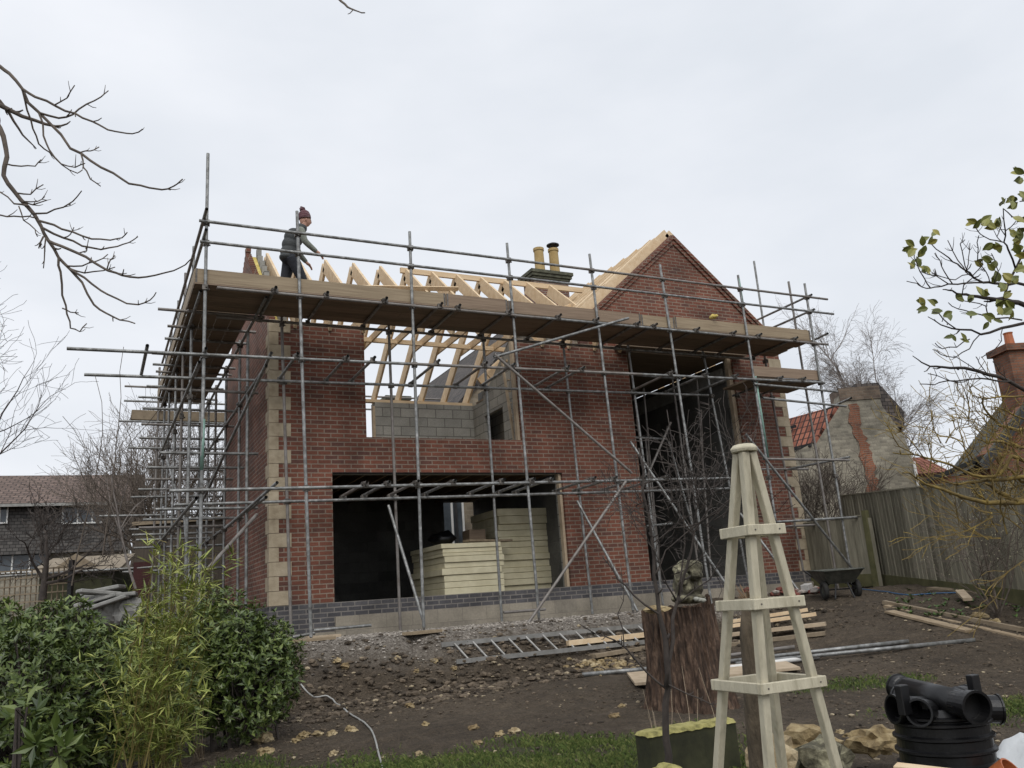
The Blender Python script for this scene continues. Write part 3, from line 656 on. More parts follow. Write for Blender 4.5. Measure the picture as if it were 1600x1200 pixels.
# old cottage right behind the new house
ct = thing('stone_cottage', (10.6, 9, -.5), 'old stone cottage with dark tiled roof and brick chimney, seen through the new rafters', 'cottage')
AX, AZ, LX, LZ = 10.63, 9.43, 5.6, 4.0
b = MB(); b.prism([(LX+.1, 9, -.5), (15.4, 9, -.5), (15.4, 9, LZ), (AX, 9, AZ-.12), (LX+.1, 9, LZ)], (0, .5, 0)); b.build('gable_wall', mTanStone, ct)
b = MB(); b.box((LX+.1, 9.5, -.5), (LX+.6, 19, LZ)); b.build('side_wall', mTanStone, ct)
slab('roof', mDarkTile, ct, [(LX-.2, 20, LZ-.22), (LX-.2, 8.9, LZ-.22), (AX, 8.9, AZ), (AX, 20, AZ)], .15)
slab('roof', mDarkTile, ct, [(15.7, 8.9, LZ-.22), (15.7, 20, LZ-.22), (AX, 20, AZ), (AX, 8.9, AZ)], .15)
ch = MB(); P = atY(836, 470, 9.0); Q = atY(888, 455, 9.0); cx0, cx1 = P.x, Q.x
ch.box((cx0, 8.95, 7.6), (cx1, 9.7, 10.05)); cho = ch.build('chimney', mChimBrick, ct)
b = MB()
for z, o_ in ((10.05, .05), (10.13, .1), (10.23, .14)): b.box((cx0-o_, 8.95-o_, z), (cx1+o_, 9.7+o_, z+(.11 if z > 10.2 else .09 if z < 10.1 else .10)))
b.prism([(cx0, 8.95, 10.345), (cx1, 8.95, 10.345), (cx1, 9.7, 10.345), (cx0, 9.7, 10.345)], (0, 0, .06)); b.build('chimney_cap', mLead, cho)
for i, px in enumerate((843, 866)):
    P = atY(px, 410, 9.3); b = MB(); t = 11.30+.05*i; b.lathe([(.175, 10.36), (.16, t-.1), (.185, t-.09), (.185, t), (.14, t), (.13, t-.5)], (P.x, 9.3, 0), 16); b.build('chimney_pot', mPot, cho, smooth=False)
    if i:
        b = MB(); b.lathe([(.0, t+.24), (.10, t+.22), (.22, t+.16), (.22, t+.13), (.0, t+.14)], (P.x, 9.3, 0), 16)
        for k in range(4): a = k*1.57+.4; b.tube([(P.x+.13*math.cos(a), 9.3+.13*math.sin(a), t-.05), (P.x+.13*math.cos(a), 9.3+.13*math.sin(a), t+.15)], .012, 5)
        b.build('cowl', mGutter, cho)
P = atY(697, 812, 9); window(ct, (P.x, P.z), 1.1, 1.75, 8.97, bars=3)
b = MB(); P = atY(713, 800, 8.9); b.tube([(P.x, 8.93, -.4), (P.x, 8.93, LZ-.3)], .05, 8); b.build('drainpipe', mGutter, ct)
lw = thing('brick_outbuilding', (7.5, 16, -.5), 'small brick chimney stack of a house beyond the rear scaffold', 'chimney')
P = atY(622, 622, 24); b = MB(); b.box((P.x-.55, 24, P.z-3), (P.x+.55, 24.8, P.z-.08)); b.build('stack', mChimBrick, lw); b = MB(); b.box((P.x-.65, 23.9, P.z-.08), (P.x+.65, 24.9, P.z+.1)); b.build('chimney_cap', mLead, lw)

mStumpB = brickmat('weathered barn brick', (.12, .085, .06), (.23, .17, .125), (.2, .17, .13), bw=.3, bh=.1, stain=.5)
# stone barn on the right
D = 30.; O = atD(1330, 775, D); O.z -= 3.2; rz = -YAW-math.radians(0)
bn = rthing('stone_barn', O, rz, 'rubble stone barn with an orange pantile roof and red brick scar up its gable', 'barn')
def lp(x, y, d=D):                           # pixel at depth d in the local frame of a camera-facing building
    p = atD(x, y, d)-O; return Matrix.Rotation(-rz, 3, 'Z') @ p
def lpp(x, y, yp):                           # pixel -> the plane local y = yp of the current building
    R = Matrix.Rotation(-rz, 3, 'Z'); d = R @ ray(x, y); c = R @ (CAM-O); return c+d*((yp-c.y)/d.y)
def gableprism(name, mat, px, par, th=.5, d=D, base=0):
    y0 = lp(*px[0], d).y; P = [lpp(x, y, y0) for x, y in px]
    P = [Vector((P[0].x, y0, base))] + P + [Vector((P[-1].x, y0, base))]
    b = MB(); b.prism(P, (0, th, 0)); return b.build(name, mat, par), P
wall, BP = gableprism('gable_wall', mRubble, [(1232, 712), (1270, 692), (1308, 640), (1312, 612), (1372, 612), (1378, 634), (1412, 680), (1428, 722)], bn, base=-1)
y0 = BP[0].y; dv = Vector((-.62, 1, 0))*9     # ridge runs back and to the left
e0, r0, r1 = BP[2], BP[3], Vector((BP[4].x+.3, y0, BP[4].z-.1))
slab('pantile_roof', mPantile, bn, [e0+dv, e0+Vector((0, -.05, 0)), r0+Vector((.0, -.05, .15)), r0+dv+Vector((0, 0, .15))], .12)
b = MB(); q = (e0*.45+r0*.55); b.bar(q+dv*.12+Vector((-.1, -.1, .2)), q+dv*.55+Vector((-.1, -.1, .2)), .1, .1); b.build('roof_pipe', mGutter, bn)
b = MB(); lw0 = Vector((e0.x, y0+.2, -1)); b.prism([lw0, lw0+dv, Vector((e0.x, y0+.2, e0.z))+dv+Vector((0, 0, -.1)), Vector((e0.x, y0+.2, e0.z-.1))], (.4, 0, 0)); b.build('side_wall', mRubble, bn)
b = MB(); b.bar(e0+Vector((-.1, -.05, -.08)), e0+dv+Vector((-.1, 0, -.08)), .1, .1); b.build('gutter', mGutter, bn)
b = MB(); x0, x1 = BP[4].x, BP[5].x; zt = BP[4].z; b.box((x0-.05, y0-.04, zt-.35), (x1+.05, y0+.9, zt+.12)); b.build('chimney_stump', mStumpB, bn)
P = [lpp(x, y, y0+1.0) for x, y in ((1336, 600), (1372, 598), (1413, 643), (1413, 668), (1336, 668))]; P.reverse()
slab('tiled_roof', mDarkTile, bn, P, 2.5)
P = [lpp(x, y, y0+.85) for x, y in ((1388, 652), (1410, 643), (1421, 700), (1414, 712), (1400, 690))]; b = MB(); b.prism([Vector((p.x, y0+1.2, p.z)) for p in P], (0, 2, 0)); b.build('brick_end', mOldBrick, bn)
sc_px = [(1326, 632), (1340, 630), (1346, 668), (1360, 700), (1371, 745), (1372, 775), (1358, 775), (1352, 735), (1338, 690), (1328, 660)]
sq_ = []; rr = random.Random(12)
for k in range(len(sc_px)):
    (xa_, ya_), (xb_, yb_) = sc_px[k], sc_px[(k+1) % len(sc_px)]
    for t in range(6): sq_.append((xa_+(xb_-xa_)*t/6+rr.uniform(-3.5, 3.5), ya_+(yb_-ya_)*t/6))
P = [lpp(x, y, y0-.03) for x, y in sq_]; b = MB(); P = [Vector((p.x, y0-.03, p.z)) for p in P]; P.reverse(); b.prism(P, (0, .06, 0)); b.build('brick_scar', mOldBrick, bn)
b = MB(); P = lp(1431, 700); b.tube([(BP[8].x-.05, y0-.1, -1), (BP[8].x-.05, y0-.1, BP[8].z)], .05, 8); b.build('drainpipe', mWhite, bn)

# red brick house on the right edge
mOldBrick = brickmat('muted old brick', (.15, .062, .034), (.28, .118, .066), (.17, .13, .1), stain=.5)
D = 22.; O = atD(1560, 780, D); O.z -= 2.6; rz = -YAW+math.radians(4)
rh = rthing('old_house', O, rz, 'orange brick house with a mossy slate roof and tall chimney on the right edge', 'house')
wall, RP = gableprism('gable_wall', mOldBrick, [(1541, 708), (1662, 556), (1800, 700)], rh, .4, D, -1)
y0 = RP[0].y; e0, a0, e1 = RP[1], RP[2], RP[3]; k = (e0-a0).normalized(); fc_ = lpp(1473, 708, y0+5.5); dv = Vector((fc_.x-e0.x, 5.5, 0))
b = MB(); b.prism([Vector((e0.x, y0+.4, -1)), Vector((e0.x, y0+.4, e0.z)), Vector((e0.x, y0+.4, e0.z))+dv, Vector((e0.x, y0+.4, -1))+dv], (.3, 0, 0)); b.build('side_wall', mOldBrick, rh)
slab('slate_roof', mSlate, rh, [e0+k*.55+dv+Vector((0, 0, .1)), e0+k*.55+Vector((0, -.35, .1)), a0+Vector((0, -.35, .25)), a0+dv+Vector((0, 0, .25))], .14)
k2 = (e1-a0).normalized(); slab('slate_roof', mSlate, rh, [e1+k2*.5+Vector((0, -.35, .1)), e1+k2*.5+dv, a0+dv+Vector((0, 0, .25)), a0+Vector((0, -.35, .25))], .14)
b = MB(); b.bar(e0+k*.55+Vector((0, -.38, -.05)), a0+Vector((0, -.38, .08)), .04, .2, (0, 0, 1)); b.build('barge_board', mGutter, rh)
P = lpp(1575, 548, y0+.2); Q = lpp(1618, 548, y0+.2); b = MB(); b.box((P.x, y0+.2, 3), (Q.x, y0+.9, P.z)); c_ = b.build('chimney', mOldBrick, rh); b = MB(); b.box((P.x-.1, y0+.1, P.z), (Q.x+.1, y0+1., P.z+.18)); b.build('chimney_cap', mOldBrick, c_)
b = MB(); b.lathe([(.13, P.z+.18), (.11, P.z+.55), (.13, P.z+.6), (.1, P.z+.6)], (P.x+.35, y0+.55, 0), 12); b.build('chimney_pot', mTerra, c_)
P = lpp(1452, 745, y0+.1); b = MB(); b.box((P.x+.05, y0+.3, -1), (e0.x+.3, y0+.55, P.z)); b.build('lean_to_wall', mOldBrick, rh)
slab('lean_to_roof', mSlate, rh, [(P.x-.25, y0+.1, P.z-.1), (e0.x+.2, y0+.1, P.z+.55), (e0.x+.4, y0+.6, P.z+.55), (P.x-.05, y0+.6, P.z-.1)], .1)
# distant pantile roof between them
D = 42.; O = atD(1448, 760, D); O.z -= 3; rz = -YAW
dh = rthing('distant_cottage', O, rz, 'far cottage roof of orange pantiles between barn and brick house', 'cottage')
P, Q = lp(1424, 740, D), lp(1476, 740, D); b = MB(); b.box((P.x, P.y, -2), (Q.x, P.y+4, P.z)); b.build('wall', mTanStone, dh)
slab('pantile_roof', mPantile, dh, [(P.x-.2, P.y-.2, P.z-.05), (Q.x+.2, P.y-.2, P.z-.05), (Q.x+.2, P.y+2.4, P.z+1.1), (P.x-.2, P.y+2.4, P.z+1.1)], .15)

# house on the left
D = 38.; O = atD(100, 900, D); O.z -= 1.5; rz = -YAW+math.radians(24)
lh = rthing('modern_house', O, rz, 'two storey house with brown tiled roof and dark tile hung upper wall', 'house')
Q = lp(203, 782, D); x1, yf, ez = Q.x, Q.y, Q.z; x0 = x1-17; fz = ez-2.2
def onf(x, y):                               # pixel -> point on the front wall
    d = Matrix.Rotation(-rz, 3, 'Z') @ ray(x, y); c = Matrix.Rotation(-rz, 3, 'Z') @ (CAM-O); return c+d*((yf-c.y)/d.y)
b = MB(); b.box((x0, yf+.35, -1), (x1, yf+7.5, ez)); b.build('wall', mRubble, lh)
slab('tile_cladding', mCladding, lh, [(x0, yf, fz), (x1, yf, fz), (x1, yf, ez), (x0, yf, ez)], .2)
slab('roof', mBrownTile, lh, [(x0-.3, yf-.5, ez-.1), (x1+.6, yf-.5, ez-.1), (x1+.6, yf+3.6, ez+1.75), (x0-.3, yf+3.6, ez+1.75)], .15)
slab('roof', mBrownTile, lh, [(x1+.6, yf+7.8, ez-.1), (x0-.3, yf+7.8, ez-.1), (x0-.3, yf+3.6, ez+1.75), (x1+.6, yf+3.6, ez+1.75)], .15)
b = MB(); b.box((x0-.3, yf-.56, ez-.24), (x1+.6, yf-.51, ez-.12)); b.build('fascia', mGrey, lh)
for px, w in ((133, 1.8), (-6, .9)):
    P = onf(px, 804); window(lh, (P.x, P.z), w, .8, yf-.05, bars=3)
P = onf(32, 868); window(lh, (P.x, P.z-.2), 2.0, 1.0, yf+.3, bars=3)
ga, gb = atD(212, 822, 22), atD(352, 818, 22)
gar = thing('timber_outbuilding', (ga.x, ga.y, -.8), 'dark timber outbuilding behind the side scaffold', 'outbuilding'); b = MB(); b.prism([(ga.x, ga.y, -.8), (gb.x, gb.y, -.8), (gb.x+1.2, gb.y+2.5, -.8), (ga.x+1.2, ga.y+2.5, -.8)], (0, 0, ga.z+.8)); b.build('wall', wood('dark stained boards', (.045, .034, .024), (.09, .07, .05), 'z'), gar)
b = MB(); b.prism([(ga.x-.1, ga.y-.15, ga.z), (gb.x+.1, gb.y-.15, ga.z), (gb.x+1.3, gb.y+2.6, ga.z+.05), (ga.x+1.1, ga.y+2.6, ga.z+.05)], (0, 0, .09)); b.build('roof', mOldWood, gar)

# shed, trellis, slab pile on the left
D = 19.; O = atD(135, 930, D); O.z -= .4; rz = -YAW+math.radians(8)
sh = rthing('garden_shed', O, rz, 'dark timber shed with a tan felt roof on the left', 'shed')
P, Q, A = lp(55, 893, D), lp(178, 893, D), lp(118, 872, D)
b = MB(); b.box((P.x+.1, P.y, -.8), (Q.x-.1, P.y+1.8, P.z)); b.build('wall', mSleeper, sh)
slab('roof', mOliveB, sh, [(P.x-.1, P.y-.15, P.z-.05), (Q.x+.1, P.y-.15, P.z-.05), (Q.x+.1, P.y+1.0, A.z+.12), (P.x-.1, P.y+1.0, A.z+.12)], .06)
b = MB(); b.prism([(A.x-.45, P.y-.2, P.z+.02), (A.x+.5, P.y-.2, P.z+.02), (A.x, P.y-.2, A.z+.1)], (0, .05, 0)); b.build('gable_board', mOldWood, sh)
D = 16.; O = atD(60, 940, D); O.z -= .5; rz = -YAW-math.radians(6)
tr = rthing('trellis_fence', O, rz, 'dark square trellis panel in front of the shed', 'trellis')
P, Q, T = lp(-20, 930, D), lp(108, 930, D), lp(40, 888, D)
b = MB()
n = 14
for i in range(n+1): x = P.x+(Q.x-P.x)*i/n; b.box((x-.008, 0, -.3), (x+.008, .02, T.z))
for i in range(7): z = T.z-.02-i*.15; b.box((P.x, -.02, z-.012), (Q.x, -.001, z+.012))
b.build('lattice', mOldWood, tr)
for x in (P.x-.04, Q.x+.04): b = MB(); b.box((x-.04, -.03, -.6), (x+.04, .05, T.z+.1)); b.build('post', mGutter, tr)
rr = random.Random(8); p0 = ground(182, 962)
gp_ = thing('slab_pile', atD(180, 950, 13.5), 'pile of grey stone slabs behind the left bushes', 'slabs')
for i in range(9):
    c = atD(150+rr.random()*50, 922+i*4, 13.4+rr.random()*.6); b = MB(); a = rr.uniform(-.4, .2)
    tl = rr.uniform(-.25, .3); b.bar(c-Vector((math.cos(a), math.sin(a), tl))*.3, c+Vector((math.cos(a), math.sin(a), tl))*.3, .4, .06); b.build('slab', mGrey, gp_, bev=.012)
b = MB()
for i in range(5): b.blob(atD(145+i*14, 955, 13.7), (.2, .25, .22), rr, 3, .25)
b.build('heap', mGrey, gp_)
rb = MB(); c = atD(222, 890, 17); rb.box((c.x-.16, c.y, c.z-.5), (c.x+.16, c.y+.05, c.z+.15)); tag(rb.build('site_board', mRed, origin=c), 'faded dark red board standing behind the left scaffold', 'board')

# ------------------------------------------------------------------ garden fence
def fence(name, A, B, h, label, post_every=2.2, bw=.15):
    f = thing(name, (A.x, A.y, A.z), label, 'fence'); d = (B-A); L = Vector((d.x, d.y, 0)).length; d = Vector((d.x, d.y, 0)).normalized(); nrm = Vector((d.y, -d.x, 0))
    if (CAM-A).dot(nrm) < 0: nrm = -nrm
    b = MB(); r = random.Random(3); n = int(L/bw)
    for i in range(n):
        s0, s1 = i*L/n, (i+1)*L/n+.02; za = A.z+(B.z-A.z)*i/n; t = nrm*(.012+.004*(i % 2))
        p0, p1 = A+d*s0, A+d*s1; hh = h+r.uniform(-.01, .01)
        q = [Vector((p0.x, p0.y, za+.2)), Vector((p1.x, p1.y, za+.2)), Vector((p1.x, p1.y, za+hh)), Vector((p0.x, p0.y, za+hh))]
        b.add([q[0], q[1], q[2], q[3], q[0]+t*.4, q[1]+t*1.6, q[2]+t*1.6, q[3]+t*.4], [(4, 5, 6, 7), (0, 4, 7, 3), (1, 2, 6, 5), (3, 7, 6, 2), (0, 1, 5, 4)] if True else [])
    b.build('fence_boards', mFence, f)
    b = MB(); b.bar(A+Vector((0, 0, .1))+nrm*.02, B+Vector((0, 0, .1))+nrm*.02, .03, .24); b.build('gravel_board', mGravelBoard, f)
    b = MB(); b.bar(A+Vector((0, 0, h+.015)), B+Vector((0, 0, h+.015)), .06, .025); b.build('capping_rail', mFence, f)
    s = 0.
    while s <= L+.01:
        p = A+(B-A)*(s/L)-nrm*.06; b = MB(); b.box((p.x-.05, p.y-.05, p.z-.3), (p.x+.05, p.y+.05, p.z+h-.05)); b.build('post', mFence, f); s += post_every
    return f
P0, P1 = Vector((11.64, -1.58, -.40)), Vector((9.59, -5.75, -.76))
fence('board_fence', P0-(P1-P0)*.3, P0+(P1-P0)*1.9, 1.83, 'tall grey close boarded fence with greenish base along the right side')
A = atD(1370, 914, 16.5); B = atD(1240, 900, 18.6); B.z = -.35
fence('low_fence', A, B, 1.35, 'lower grey board fence section beside the new house corner')
b = MB(); T = A+Vector((0, 0, 1.5)); b.bar(A+Vector((0, 0, -.1)), A+Vector((.02, 0, 1.45)), .1, .1, (0, 1, 0)); tag(b.build('fence_post', mGravelBoard, origin=A), 'greenish leaning fence post between the low and tall fences', 'post')
# ------------------------------------------------------------------ trees
def rot_to(d, ang, az):
    d = d.normalized(); x = d.cross(Vector((.3, .5, .81))).normalized(); y = d.cross(x)
    return (d*math.cos(ang)+(x*math.cos(az)+y*math.sin(az))*math.sin(ang)).normalized()
def grow(b, rg, p, d, L, r, lev, o):
    n = max(3, int(o.get('seg', 4))); pts = [p.copy()]; rad = [r]; q = p.copy(); dd = d.normalized()
    for i in range(n):
        dd = (dd+Vector((rg.gauss(0, 1), rg.gauss(0, 1), rg.gauss(0, 1)))*o.get('wob', .12)+Vector((0, 0, o.get('up', .05) if lev > 0 else o.get('droop', 0)))).normalized()
        q = q+dd*L/n; pts.append(q.copy()); rad.append(max(o.get('rmin', .002), r*(1-.55*(i+1)/n)))
    b.tube(pts, rad, 6 if r > .03 else (4 if r > .008 else 3), cap=False)
    if lev <= 0: return
    for i in range(o['kids']):
        t = rg.uniform(o.get('t0', .3), 1.0); k = min(n-1, int(t*n)); f = t*n-k; pp = pts[k].lerp(pts[k+1], f); rr_ = rad[k]
        ang = rg.uniform(*o.get('ang', (.4, .9))); az = rg.random()*6.28
        grow(b, rg, pp, rot_to((pts[k+1]-pts[k]), ang, az), L*rg.uniform(*o.get('len', (.5, .8))), rr_*rg.uniform(.45, .7), lev-1, o)
    grow(b, rg, pts[-1], (pts[-1]-pts[-2]), L*.7, rad[-1], lev-1, o)
def tree(name, base, h, r, lev, seed, label, mat, o, cat='tree', lean=(0, 0, 1), stems=1, spread=.3):
    rg = random.Random(seed); base = Vector(base); t = thing(name, base, label, cat); b = MB(); c = MB()
    for s in range(stems):
        d = Vector(lean)
        if stems > 1: a = s*6.28/stems+rg.random(); d = Vector((math.cos(a)*spread, math.sin(a)*spread, 1))
        d.normalize(); pts = [base]; rad = [r]; n = 6; q = base.copy(); dd = d.copy(); hh = h*o.get('trunk', .5)*rg.uniform(.8, 1.1)
        for i in range(n):
            dd = (dd+Vector((rg.gauss(0, .05), rg.gauss(0, .05), .02))).normalized(); q = q+dd*hh/n; pts.append(q.copy()); rad.append(r*(1-.5*(i+1)/n))
        b.tube(pts, rad, 7, cap=False)
        for i in range(o.get('limbs', 7)):
            u = rg.uniform(o.get('l0', .35), 1); k = min(n-1, int(u*n)); pp = pts[k].lerp(pts[k+1], u*n-k)
            grow(c, rg, pp, rot_to(dd, rg.uniform(*o.get('lang', (.4, 1.0))), rg.random()*6.28), h*rg.uniform(*o.get('llen', (.25, .4))), rad[k]*.55, lev, o)
        grow(c, rg, pts[-1], dd, h*.3, rad[-1], lev, o)
    b.build('trunk', mat, t, smooth=True); c.build('branches', mat, t); return t
birch = dict(kids=5, up=.02, droop=-.2, wob=.16, len=(.45, .7), ang=(.3, .8), limbs=13, trunk=.75, lang=(.4, .8), llen=(.16, .26), rmin=.006, l0=.25)
tree('birch_tree', atD(1412, 790, 48), 11.0, .15, 3, 4, 'tall bare birch behind the stone barn, leaning left', mBirch, birch, lean=(-.28, .1, 1))
tree('birch_tree', atD(1425, 790, 47), 8.6, .10, 3, 11, 'shorter bare birch with thin drooping twigs right of the barn roof', mBirch, birch, lean=(.02, .0, 1))
wild = dict(kids=3, up=.06, wob=.17, len=(.5, .8), ang=(.35, .95), limbs=6, trunk=.45, lang=(.3, .8), llen=(.28, .4), rmin=.005)
tree('bare_tree', atD(238, 925, 24), 5.2, .10, 3, 21, 'bushy bare tree behind the left end of the scaffold', mTwig, wild, stems=4, spread=.35)
tree('bare_tree', atD(195, 930, 28), 5.0, .10, 3, 23, 'bare thicket in front of the right end of the brown roofed house', mTwig, wild, stems=3, spread=.4)
tree('bare_tree', atD(300, 925, 30), 5.4, .10, 3, 25, 'bare tree seen between the side scaffold tubes', mTwig, wild, stems=3, spread=.35)
tree('apple_tree', atD(66, 938, 15.5), 2.2, .07, 3, 31, 'dark gnarled bare fruit tree beside the trellis', mTwigDark, dict(wild, wob=.28, lang=(.6, 1.2), limbs=7), stems=1)
tree('sapling', ground(218, 960) if False else atD(212, 920, 12.8), 2.3, .022, 1, 35, 'pale thin curved sapling in front of the slab pile', mBirch, dict(wild, limbs=3, kids=2, trunk=.7, rmin=.004), lean=(-.35, 0, 1))
tree('sapling', atD(112, 915, 12.5), 3.2, .012, 0, 36, 'single upright whip rising in front of the brown roof', mTwig, dict(wild, limbs=1, kids=1, trunk=.8), lean=(-.02, 0, 1))
tree('sapling', atD(160, 870, 12.), 2.6, .010, 0, 37, 'long thin upright whip, tallest of those on the left', mTwig, dict(wild, limbs=1, kids=1, trunk=.9), lean=(.02, 0, 1))
tree('edge_tree', atD(-95, 930, 12), 4.4, .06, 3, 41, 'bare twiggy tree at the left edge behind the bushes', mTwigDark, dict(wild, limbs=9, l0=.3, llen=(.18, .3), lang=(.5, 1.2), trunk=.8, rmin=.003))
tree('bare_shrub', atD(1300, 905, 18.7), 2.6, .035, 3, 51, 'dense bare shrub between the barn and the low fence', mTwig, dict(wild, kids=3, limbs=5, up=.1), cat='shrub', stems=4, spread=.35)

# traced limbs: pixel polylines set at their own distance, with real thickness
def limbs(name, lines, mat, par, conv, k=6, twigs=0, seed=1):
    rg = random.Random(seed); b = MB()
    for pts, d0, d1, r0, r1 in lines:
        n = len(pts); P = []; Rr = []
        for i, (x, y) in enumerate(pts):
            t = i/(n-1); X, Y = conv(x, y); P.append(atD(X, Y, d0+(d1-d0)*t)); Rr.append(r0+(r1-r0)*t)
        # resample with small kinks
        PP, RR = [P[0]], [Rr[0]]
        for i in range(n-1):
            for s in (.5, 1.):
                q = P[i].lerp(P[i+1], s)
                if s < 1: q = q+Vector((rg.gauss(0, 1), rg.gauss(0, 1), rg.gauss(0, 1)))*(P[i+1]-P[i]).length*.04
                PP.append(q); RR.append(Rr[i]+(Rr[i+1]-Rr[i])*s)
        b.tube(PP, RR, k)
        for t in range(twigs if r1 < .006 else 0):
            i = rg.randrange(max(1, len(PP)//3), len(PP)-1); L = rg.uniform(.02, .07); dd = rot_to(PP[i+1]-PP[i], rg.uniform(.5, 1), rg.random()*6.28)
            b.tube([PP[i], PP[i]+dd*L*.6, PP[i]+dd*L+Vector((0, 0, .01))], [RR[i]*.75, RR[i]*.6, RR[i]*.4], 4)
    return b.build(name, mat, par, smooth=True)
cvA = lambda x, y: (x/2.727, 80+y/2.727)
tb = atD(-260, 1100, 5.2); tb.z = gz(tb.x, tb.y)
ov = thing('overhanging_tree', tb, 'bare tree whose drooping branches hang into the top left of the sky', 'tree')
trk = [tb, tb+Vector((.1, .1, 2.2)), atD(-240, 120, 5.2), atD(-200, -200, 5.3)]
b = MB(); b.tube(trk, [.16, .13, .10, .07], 10); b.build('trunk', mTwig, ov, smooth=True)
def BR(pts, d0, d1, r0, r1): return (pts, d0, d1, r0, r1)
LN = [BR([(-540, -400), (-250, -120), (-80, 10)], 5.2, 5.2, .05, .017), BR([(-520, 100), (-200, 180), (-40, 240)], 5.2, 5.2, .05, .024),
 BR([(-80, 10), (-40, 35), (0, 65), (40, 95), (95, 160), (165, 260), (260, 355), (345, 435), (430, 495), (520, 545), (600, 572), (690, 590), (740, 575), (778, 545)], 5.2, 4.6, .0125, .0036),
 BR([(95, 160), (150, 195), (240, 235), (320, 265), (395, 300), (460, 335), (540, 350), (590, 345), (607, 332)], 4.98, 4.7, .008, .003), BR([(235, 228), (285, 200), (318, 145)], 4.9, 4.85, .0045, .003),
 BR([(165, 262), (250, 285), (310, 270), (370, 225), (430, 195), (462, 168)], 4.95, 5.1, .007, .003),
 BR([(-400, 150), (-120, 190), (0, 230), (60, 260), (150, 295), (235, 320), (285, 310), (300, 298)], 5.2, 5.2, .02, .003), BR([(-120, 190), (0, 212), (40, 265), (80, 330), (120, 380), (155, 415)], 5.2, 5.3, .012, .003),
 BR([(95, 163), (115, 250), (140, 330), (165, 395), (210, 430), (265, 485), (330, 520), (352, 505)], 4.98, 5.2, .006, .003), BR([(165, 262), (185, 360), (210, 420), (260, 480), (320, 495), (362, 478)], 4.95, 4.8, .006, .003),
 BR([(345, 437), (355, 495), (385, 545), (428, 575)], 4.87, 4.8, .005, .003), BR([(340, 432), (385, 425), (422, 408)], 4.87, 4.95, .004, .003),
 BR([(-40, 240), (-10, 290), (0, 330), (20, 390), (30, 450), (15, 530), (55, 590), (120, 665), (175, 745), (205, 805), (250, 880), (300, 930), (350, 985), (400, 1080), (450, 1115), (510, 1145), (575, 1160)], 5.2, 4.7, .018, .0034),
 BR([(25, 480), (90, 490), (150, 490), (175, 462)], 5.0, 5.1, .005, .003), BR([(75, 605), (130, 610), (185, 568)], 4.95, 5.0, .005, .003), BR([(140, 692), (200, 690), (270, 665), (310, 640), (348, 595)], 4.92, 4.8, .006, .003),
 BR([(120, 660), (60, 650), (0, 600), (-40, 560)], 4.93, 5.1, .006, .003), BR([(-60, 690), (0, 698), (60, 703), (125, 703), (150, 710)], 5.1, 4.92, .005, .004), BR([(90, 640), (140, 655), (200, 635)], 4.94, 5.0, .005, .003), BR([(100, 640), (160, 640), (190, 620)], 4.94, 5.1, .004, .003),
 BR([(165, 722), (230, 740), (310, 770), (390, 800), (470, 805), (520, 795), (542, 772)], 4.9, 4.7, .007, .003), BR([(180, 752), (270, 795), (350, 830), (430, 845), (500, 832), (550, 815), (588, 790)], 4.9, 5.0, .007, .003),
 BR([(205, 808), (260, 830), (330, 860), (400, 900), (460, 935), (520, 955), (590, 965), (660, 955), (740, 935), (790, 910), (820, 880)], 4.88, 4.5, .009, .003), BR([(250, 880), (258, 940), (265, 1040), (285, 1120), (300, 1180), (340, 1195), (370, 1160)], 4.86, 4.9, .008, .003),
 BR([(300, 928), (360, 965), (430, 1020), (500, 1055), (590, 1080), (640, 1060), (665, 1028)], 4.84, 4.7, .007, .003), BR([(285, 915), (350, 915), (410, 895), (460, 865)], 4.85, 4.9, .005, .003), BR([(295, 925), (360, 945), (440, 935), (490, 920)], 4.85, 4.8, .005, .003),
 BR([(185, 790), (165, 840)], 4.88, 4.85, .006, .004), BR([(195, 795), (190, 860), (185, 925)], 4.88, 4.85, .005, .003), BR([(265, 1095), (300, 1112), (335, 1115)], 4.88, 4.9, .004, .003), BR([(455, 932), (470, 890), (490, 870)], 4.75, 4.75, .004, .003), BR([(330, 862), (370, 850), (365, 838)], 4.8, 4.8, .004, .003), BR([(270, 795), (300, 780), (315, 750)], 4.85, 4.85, .004, .003), BR([(80, 660), (100, 720), (150, 760), (160, 790)], 4.93, 4.9, .004, .003)]
limbs('branches', LN, mTwig, ov, cvA, 6, 3, 2)
limbs('branches', [BR([(-260, -160), (100, -120), (400, -60)], 5.2, 4.6, .05, .008), BR([(400, -60), (515, -18), (533, 2), (543, 11), (552, 15), (560, 18), (570, 20)], 4.6, 4.3, .008, .003), BR([(525, -2), (540, -12), (556, -14)], 4.4, 4.4, .004, .003)], mTwig, ov, lambda x, y: (x, y), 6, 1, 3)

